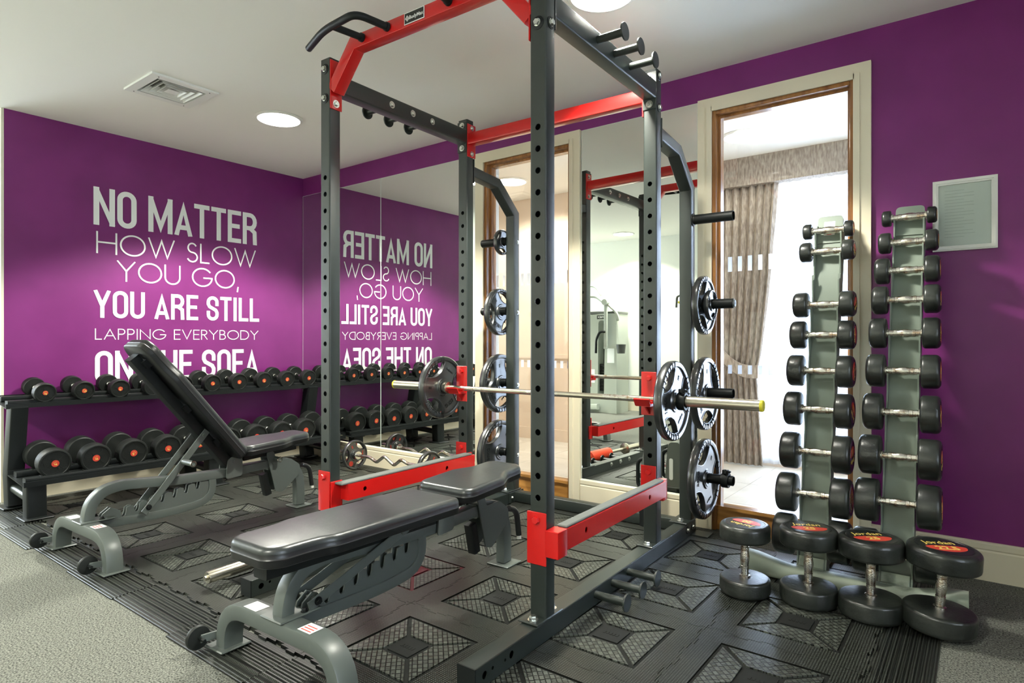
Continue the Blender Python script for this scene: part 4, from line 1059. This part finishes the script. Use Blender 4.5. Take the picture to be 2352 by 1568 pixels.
def bench(x,y,rz,ang,label,flat):
    t=thing('weight_bench',label,'weight bench',(x,y,0),rz,'adjustable benches')
    N=(1,0,0)
    f=MB()
    f.sweep(fillet([(0,.026,.165),(0,.026,.200),(0,.040,.262),(0,.088,.310),(0,.165,.327),(0,.30,.315),(0,.45,.300),(0,.76,.292),(0,1.00,.300)],[.02,.03,.03,.04,.05,.05,.05],4),rrect(.026,.024,.005,2),N)
    f.sweep(fillet([(0,.045,.150),(0,.42,.138),(0,.650,.160),(0,.630,.290)],[.15,.14],7),rrect(.024,.021,.005,2),N)
    f.obj('main_frame','bench',t)
    f=MB(); f.sweep(fillet([(0,.97,.296),(0,1.205,.318),(0,1.205,.012)],[.21],10),rrect(.024,.030,.005,2),N)
    f.obj('leg','bench',t)
    f=MB(); f.sweep(fillet([(-.300,.02,.008),(-.300,.02,.152),(.300,.02,.152),(.300,.02,.008)],[.135,.135],9),rrect(.036,.026,.006,2),(0,1,0)); f.obj('leg','bench',t)
    f=Bag()
    for sx in (-1,1): f.box(sx*.300-.060,sx*.300+.045,-.035,.075,0,.008,bev=.003); f.cut()
    f.box(-.06,.06,1.150,1.265,0,.008,bev=.003); f.obj('foot_plate','bench',t)
    f=MB(); f.box(-.055,.055,-.022,.135,.176,.184,bev=.003); f.obj('mount_plate','bench',t)
    f=Bag(); hexbolt(f,(.040,.075,.184),(0,0,1),.009,.010,.012); hexbolt(f,(-.040,.075,.184),(0,0,1),.009,.010,.012); f.obj('mount_bolt','black',t)
    # ladder plates with notches
    top=[]; base=[(.105,.185)]
    k0=7
    for i in range(k0):
        yy=.165+.062*i; zz=.190+.0105*i+(0.0)
        top+=[(yy,zz+.012),(yy+.004,zz-.012),(yy+.012,zz-.022),(yy+.022,zz-.018),(yy+.026,zz-.004),(yy+.030,zz+.020),(yy+.046,zz+.026)]
    poly=[(.07,.150),(.42,.150),(.62,.185),(.625,.262)]+top[::-1]+[(.12,.225),(.085,.20)]
    for sx in (-.017,.011):
        T=Matrix(((0,0,1,sx),(1,0,0,0),(0,1,0,0),(0,0,0,1))); MB().prism(poly,0,.006,0,T).obj('notched_plate','bench',t)
    # wheels
    for sx in (-1,1):
        wx=sx*.300-.062; wh=MB(); T=frame((wx-.012,-.058,.041),(1,0,0)); wh.lathe([(.012,0),(.026,.001),(.038,.003),(.041,.008),(.041,.016),(.038,.021),(.026,.023),(.012,.024)],28,0,T); wo=wh.obj('wheel','rubber',t)
        hb=MB(); hb.cyl((wx-.015,-.058,.041),(wx+.045,-.058,.041),.006,12); hb.lathe([(.014,-.0015),(.014,.001)],16,0,T); hb.obj('axle','black',wo)
        br=MB(); br.sweep([(wx+.020,-.058,.041),(wx+.030,-.005,.040)],rrect(.003,.014,.002,1),(1,0,0)); br.obj('wheel_bracket','bench',t)
    # backrest
    Hy,Hz=.745,.356
    def BP(s,n,x_=0): # along the pad, normal to pad
        ca,sa=math.cos(ang),math.sin(ang); return Vector((x_,Hy-s*ca+n*sa,Hz+s*sa+n*ca))
    # local pad frame: X=x, Y'=along -dir, Z=normal
    o=BP(0,0); ex=Vector((1,0,0)); ey=(BP(-1,0)-o); ez=(BP(0,1)-o); TB=Matrix((ex,ey,ez)).transposed().to_4x4(); TB.translation=o
    w=.148
    out=[(-.088,-.850),(.088,-.850),(.122,-.805),(.124,-.72),(.130,-.665),(w,-.62),(w,-.018),(-w,-.018),(-w,-.62),(-.130,-.665),(-.124,-.72),(-.122,-.805)]
    out=round_poly(out,[.06,.06,.06,.05,.06,.06,.04,.04,.06,.06,.05,.06],5)
    c=MB(); cushion(c,out,.012,.074,.020,0,1,TB,.0035); pad=c.obj('backrest',['vinyl','vinyl_side'],t,angle=50)
    st=MB(); pp=[TB@Vector((x_,y_,.0705)) for x_,y_ in inset(out,.010)]
    bf=MB(); bf.sweep([BP(-.005,-.020),BP(.800,-.020)],rrect(.034,.026,.005,2),N); bf.obj('backrest_tube','black',t)
    br=Bag()
    for s_ in (.16,.42,.74):
        o2=BP(s_,.006); 
        br.box(-.055,.055,-.022,.022,-.020,.006,0,Matrix.Translation(o2-Vector((0,0,0)))@TB.to_3x3().to_4x4()); 
        for sx in (-1,1): br.lathe([(.006,-.004),(.006,.008)],8,0,Matrix.Translation(BP(s_,-.006,sx*.045))@TB.to_3x3().to_4x4())
        br.cut()
    br.obj('pad_bracket','black',t)
    # hinge
    hg=MB()
    for sx in (-.042,.036):
        T=Matrix(((0,0,1,sx),(1,0,0,0),(0,1,0,0),(0,0,0,1))); hg.prism(round_poly([(.700,.262),(.800,.268),(.800,.372),(.765,.392),(.712,.372)],.018,4),0,.006,0,T)
    hg.cyl((-.048,.750,.352),(.048,.750,.352),.010,12); hg.obj('hinge_bracket','bench',t)
    # support strut, two flat bars from backrest tube to ladder
    ap=BP(.245,-.026); pin=Vector((0,.120,.205)) if flat else Vector((0,.285,.196))
    dd=(ap-pin).normalized()
    s=MB()
    for sx in (-.050,.046): s.sweep([pin-dd*.035+Vector((sx,0,0)),ap+dd*.03+Vector((sx,0,0))],rrect(.003,.018,.002,1),N)
    s.cyl(pin+Vector((-.06,0,0)),pin+Vector((.058,0,0)),.008,12).cyl(ap+Vector((-.056,0,0)),ap+Vector((.056,0,0)),.009,12)
    s.obj('support_strut','bench',t)
    hb=MB(); hexbolt(hb,pin+Vector((.05,0,0)),(1,0,0),.011,.008,.014); hb.obj('strut_bolt','black',t)
    hp=pin+dd*.27 if not flat else pin+dd*.27
    for p,L0,L1 in (() if flat else ((hp,.046,.150),(Vector((0,1.015,.330)),.024,.085))):
        h_=MB(); h_.cyl(p+Vector((L0,0,0)),p+Vector((L1,0,0)),.0155,20); ho=h_.obj('adjuster_handle','bench',t)
        e=MB(); T=frame(p+Vector((L1,0,0)),(1,0,0)); e.lathe([(.016,-.004),(.018,.0),(.016,.004),(.010,.004),(.009,-.006),(.001,-.006)],20,0,T,cap=False); e.obj('chrome_end','chrome',ho,label='chrome end ring')
    # seat
    tilt=.055; To=Matrix.Translation((0,.765,.400))@Matrix.Rotation(tilt,4,'X')
    o3=[(-.120,0),(.120,0),(w,.035),(w,.240),(.125,.285),(.104,.325),(.100,.440),(.070,.470),(-.070,.470),(-.100,.440),(-.104,.325),(-.125,.285),(-w,.240),(-w,.035)]
    o3=round_poly(o3,[.05,.05,.05,.06,.05,.05,.04,.04,.04,.04,.05,.05,.06,.05],5)
    c=MB(); cushion(c,o3,-.010,.048,.020,0,1,To,.003); c.obj('seat',['vinyl','vinyl_side'],t,angle=50)
    s=MB(); s.sweep([To@Vector((0,.05,-.035)),To@Vector((0,.40,-.035))],rrect(.030,.022,.004,2),N); s.obj('seat_tube','black',t)
    s=MB()
    for sx in (-.040,.034):
        T=Matrix(((0,0,1,sx),(1,0,0,0),(0,1,0,0),(0,0,0,1)))
        s.prism(round_poly([(.965,.395),(1.015,.395),(1.030,.26),(1.035,.15),(1.075,.14),(1.185,.20),(1.190,.265),(1.11,.325),(1.05,.335),(1.02,.10),(.955,.20)][:0]+[(.955,.375),(1.005,.378),(1.02,.315),(1.12,.318),(1.185,.27),(1.19,.215),(1.06,.120),(1.015,.135)],.014,3),0,.006,0,T)
    s.obj('seat_bracket','bench',t)
    s=MB(); s.sweep([(0,.955,.245),(0,.985,.115)],rrect(.022,.020,.006,2),N); s.obj('seat_stop','black',t)
    s=MB(); s.sweep(fillet([(.030,1.205,.262),(.032,1.262,.245),(.034,1.280,.120)],.04,6),circ(.014,14)); ho=s.obj('carry_handle','vinyl_side',t)
    e=MB(); e.cyl((.034,1.280,.121),(.034,1.283,.103),.0105,14); e.obj('handle_tip','white',ho,label='pale handle tip')
    lb=Bag(); lb.box(-.165,-.095,-.010,.040,.1785,.1792); lb.cut(); lb.box(.115,.175,-.005,.045,.1785,.1792); lb.obj('sticker','label',t,smooth=False,label='white printed sticker')
    pr=MB()
    for q in range(3): pr.box(.122,.168,.002+q*.012,.006+q*.012,.1792,.1796)
    pr.obj('sticker_print','redlabel',t,smooth=False)
    return t
bench(-1.765,1.100,.030,.012,'flat black and grey weight bench standing inside the power rack',True)
bench(-3.440,1.115,.025,.885,'grey weight bench with its backrest raised, before the wall dumbbell rack',False)

# ================================================================== picture frame on the purple wall
pf=thing('picture_frame','white framed notice on the purple wall beside the dumbbell tower','picture frame',(-.0695,YW,1.617))
hx,hz=.1185,.161
f=MB()
T=Matrix(((1,0,0,0),(0,0,-1,0),(0,1,0,0),(0,0,0,1)))
o=[(-hx,-hz),(hx,-hz),(hx,hz),(-hx,hz)]; i_=[(-hx+.022,-hz+.022),(-hx+.022,hz-.022),(hx-.022,hz-.022),(hx-.022,-hz+.022)]
f.prism(o,0,.014,0,T,holes=[i_]); 
m1=[(-hx+.006,-hz+.006),(hx-.006,-hz+.006),(hx-.006,hz-.006),(-hx+.006,hz-.006)]; m2=[(-hx+.014,-hz+.014),(-hx+.014,hz-.014),(hx-.014,hz-.014),(hx-.014,-hz+.014)]
f.prism(m1,.014,.019,0,T,holes=[m2]); f.obj('frame','white',pf,smooth=False)
p=MB(); p.box(-hx+.022,hx-.022,-.004,-.002,-hz+.022,hz-.022); p.obj('notice','paper',pf,smooth=False)
p=MB()
for k in range(16): 
    z=hz-.05-k*.014; p.box(-hx+.045,-hx+.045+.12*(.6+.4*math.sin(k*2.1)**2),-.0046,-.0040,z,z+.0016)
p.obj('faint_print','faint',pf,smooth=False)
MB().box(-hx+.021,hx-.021,-.008,-.006,-hz+.021,hz-.021).obj('glazing','glass',pf,smooth=False)

# ================================================================== corridor curtains
pm=MB().box(-2.02,1.58,5.27,5.40,2.335,CEIL); tag(pm.obj('pelmet','fabric',smooth=False),'taupe fabric pelmet above the corridor window','pelmet')
def curtain(name,xf,zs,y,amp,folds,parent=None,m='fabric',thick=.006,ph=0):
    mb=MB(); nx_,nz=folds*10,len(zs); vs=[];fs=[]
    for k,z in enumerate(zs):
        x0,x1,am=xf(z)
        for i in range(nx_+1):
            u=i/nx_; a=2*PI*folds*u+ph+.6*math.sin(5*u+z*.8)
            vs.append((x0+(x1-x0)*u+.006*math.sin(a*2)*am,y+amp*am*math.sin(a)+.004*math.sin(9*z+u*7),z))
    off=len(vs)
    vs+=[(x_,y_+thick,z_) for x_,y_,z_ in vs]
    def F(o,fl):
        for k in range(nz-1):
            for i in range(nx_):
                q=(o+k*(nx_+1)+i,o+k*(nx_+1)+i+1,o+(k+1)*(nx_+1)+i+1,o+(k+1)*(nx_+1)+i); fs.append(q if fl else q[::-1])
    F(0,True); F(off,False)
    mb.add(vs,fs); return mb.obj(name,m,parent,angle=80)
def xf(z):
    t=abs(z-.78)
    if z>=.78: s=min(1,(z-.78)/1.55); e=s**.62; return (-1.93+(-1.745+1.93)*(1-e)*.3,-1.505+(-1.335+1.505)*e,.55+.45*e)
    s=(.78-z)/.78; e=s**.7; return (-1.90-.02*e,-1.505+(.06)*e,.55+.3*e)
ct=thing('curtain','taupe tied-back curtain hanging left of the bright corridor window','curtain',(0,0,0))
curtain('curtain_drop',xf,[2.34-.06*i for i in range(39)]+[.01],5.33,.030,9,ct)
tb=MB(); pts=[]
for i in range(13):
    u=i/12; pts.append((-1.78+.30*u,5.285-.01*math.sin(PI*u),.93-.14*u-.05*math.sin(PI*u)))
tb.sweep(pts,rrect(.055,.004,.003,1),(0,0,1)); tb.obj('tieback','fabric',ct)
sh=lambda z:(-1.66,1.55,1)
sc=curtain('sheer_curtain',sh,[2.34,1.8,1.2,.6,.03],5.375,.016,42,None,'sheer',.0005); tag(sc,'white sheer net curtain across the bright corridor window','sheer curtain')
# soft white planter seen low behind the net
# ================================================================== things seen in the mirror
cm=thing('cable_machine','tall silver grey cable machine against the white back wall, seen in the mirror','gym machine',(-4.46,-1.15,0))
b=MB(); T=Matrix(((1,0,0,0),(0,0,-1,0),(0,1,0,0),(0,0,0,1)))
body=round_poly([(-.235,-.012),(.235,-.012),(.235,1.42),(-.235,1.46)],[.002,.002,.05,.05],5)
slot=round_poly([(-.03,.20),(.075,.20),(.06,1.34),(-.05,1.34)],[.03,.03,.05,.05],5)[::-1]
# front faces +Y (towards the mirror)
T=Matrix(((-1,0,0,0),(0,0,1,-.35),(0,1,0,0),(0,0,0,1)))
b.prism(body,0,.37,0,T,holes=[slot]); b.obj('shroud','machine',cm)
c=MB(); c.box(-.24,.24,-.352,.022,1.43,1.475,bev=.01); c.obj('top_cap','machine_dark',cm)
s=MB()
for k in range(9): s.box(-.065,.035,-.10,-.03,.30+.045*k,.338+.045*k)
s.box(-.018,-.010,-.07,-.062,.3,1.3); s.obj('weight_stack','black',cm,smooth=False)
for path,r in ((fillet([(-.30,.02,1.70),(-.10,.02,1.70),(.05,.05,1.60),(.11,.08,1.575)],.06,5),.028),(fillet([(-.30,-.1,1.87),(-.18,-.1,1.86),(-.08,-.1,1.72)],.06,5),.020),(fillet([(.08,.06,1.60),(.24,.02,1.45),(.26,.0,1.33)],.06,5),.020)):
    MB().sweep(path,circ(r,14)).obj('arm_tube','machine',cm)
MB().cyl((.095,.03,1.60),(.095,.13,1.60),.045,20).obj('pulley_pivot','machine',cm)
MB().box(.07,.12,.06,.10,.92,1.58,bev=.008).obj('lever_bar','machine',cm)
MB().sweep(fillet([(.095,.09,1.17),(.02,.12,1.18),(-.03,.14,1.06),(-.035,.14,.86)],.05,5),circ(.018,12)).obj('handle','black',cm)
MB().lathe([(.002,0),(.055,0),(.07,.13),(.064,.13),(.05,.01)],20,0,Matrix.Translation((.33,.06,.86)),cap=False).obj('cup_holder','machine_dark',cm)
MB().box(.15,.30,.04,.07,.93,.97).obj('cup_bracket','machine',cm,smooth=False)
MB().sweep([(-.36,.08,.06),(-.02,.10,.08)],rrect(.04,.04,.01,2),(0,0,1)).obj('foot_bar','machine',cm)
MB().sweep([(-.30,.02,-.01),(-.30,.02,1.72)],rrect(.03,.03,.008,2),(0,1,0)).obj('side_post','machine',cm)
q=MB(); q.box(-.085,.085,.0205,.0225,1.36,1.415); q.obj('name_badge','black',cm,smooth=False)
q=MB(); text_mb(q,'CYBEX',.042,Matrix(((-1,0,0,0),(0,0,1,.0226),(0,1,0,1.3875),(0,0,0,1))),0,.0004,.0008,width=.15); q.obj('badge_lettering','silverprint',cm,smooth=False)
q=MB(); q.box(.085,.20,.0205,.0220,.72,.93).box(-.19,-.12,.0205,.022,.42,.62); q.obj('instruction_sheet','paper',cm,smooth=False)
pc=thing('pulley_column','slim silver pulley column with a yellow knob near the back wall','gym machine',(-3.14,-1.1,-.012))
MB().box(-.05,.05,-.06,.06,0,1.95,bev=.01).obj('column','machine',pc)
MB().box(-.20,.20,-.25,.25,0,.05,bev=.01).obj('base','machine_dark',pc)
MB().box(-.065,.065,-.075,.075,1.60,1.80,bev=.01).obj('carriage','machine_dark',pc)
MB().sweep(fillet([(-.06,.02,1.66),(-.15,.02,1.66),(-.16,.02,1.50)],.04,5),circ(.016,12)).obj('pull_handle','machine_dark',pc)
MB().cyl((-.06,.02,1.57),(-.13,.02,1.57),.018,14).obj('knob','yellow',pc)
# small black upright caddy behind the rear right upright
dv=thing('equipment_case','small black upright case with a D handle, half hidden behind the rack beside the mirror','gym accessory',(-1.515,3.285,0))
d=MB(); d.lathe([(.060,0),(.060,.13),(.055,.132),(.052,.11),(.002,.11)],24,cap=False); d.obj('base_cup','black',dv)
d=MB(); d.box(-.075,.075,-.05,.05,.150,.160,bev=.003); d.box(-.03,.03,-.03,.03,.10,.152); d.obj('flange','machine_dark',dv)
d=MB(); pp=round_poly([(-.045,.158),(.06,.158),(.06,.43),(-.02,.43)],[.003,.003,.03,.05],5); T=Matrix(((1,0,0,0),(0,0,1,-.04),(0,1,0,0),(0,0,0,1))); d.prism(pp,0,.08,0,T); d.obj('case','machine_dark',dv)
MB().sweep(fillet([(-.035,0,.20),(-.072,0,.21),(-.072,0,.36),(-.03,0,.375)],.03,5),circ(.011,12)).obj('handle','black',dv)
d=MB(); d.prism(round_poly([(-.012,.20),(.012,.20),(.012,.33),(-.012,.33)],.011,4),.0,.002,0,Matrix(((1,0,0,0),(0,0,1,.0402),(0,1,0,0),(0,0,0,1)))); d.obj('oval_badge','silverprint',dv)
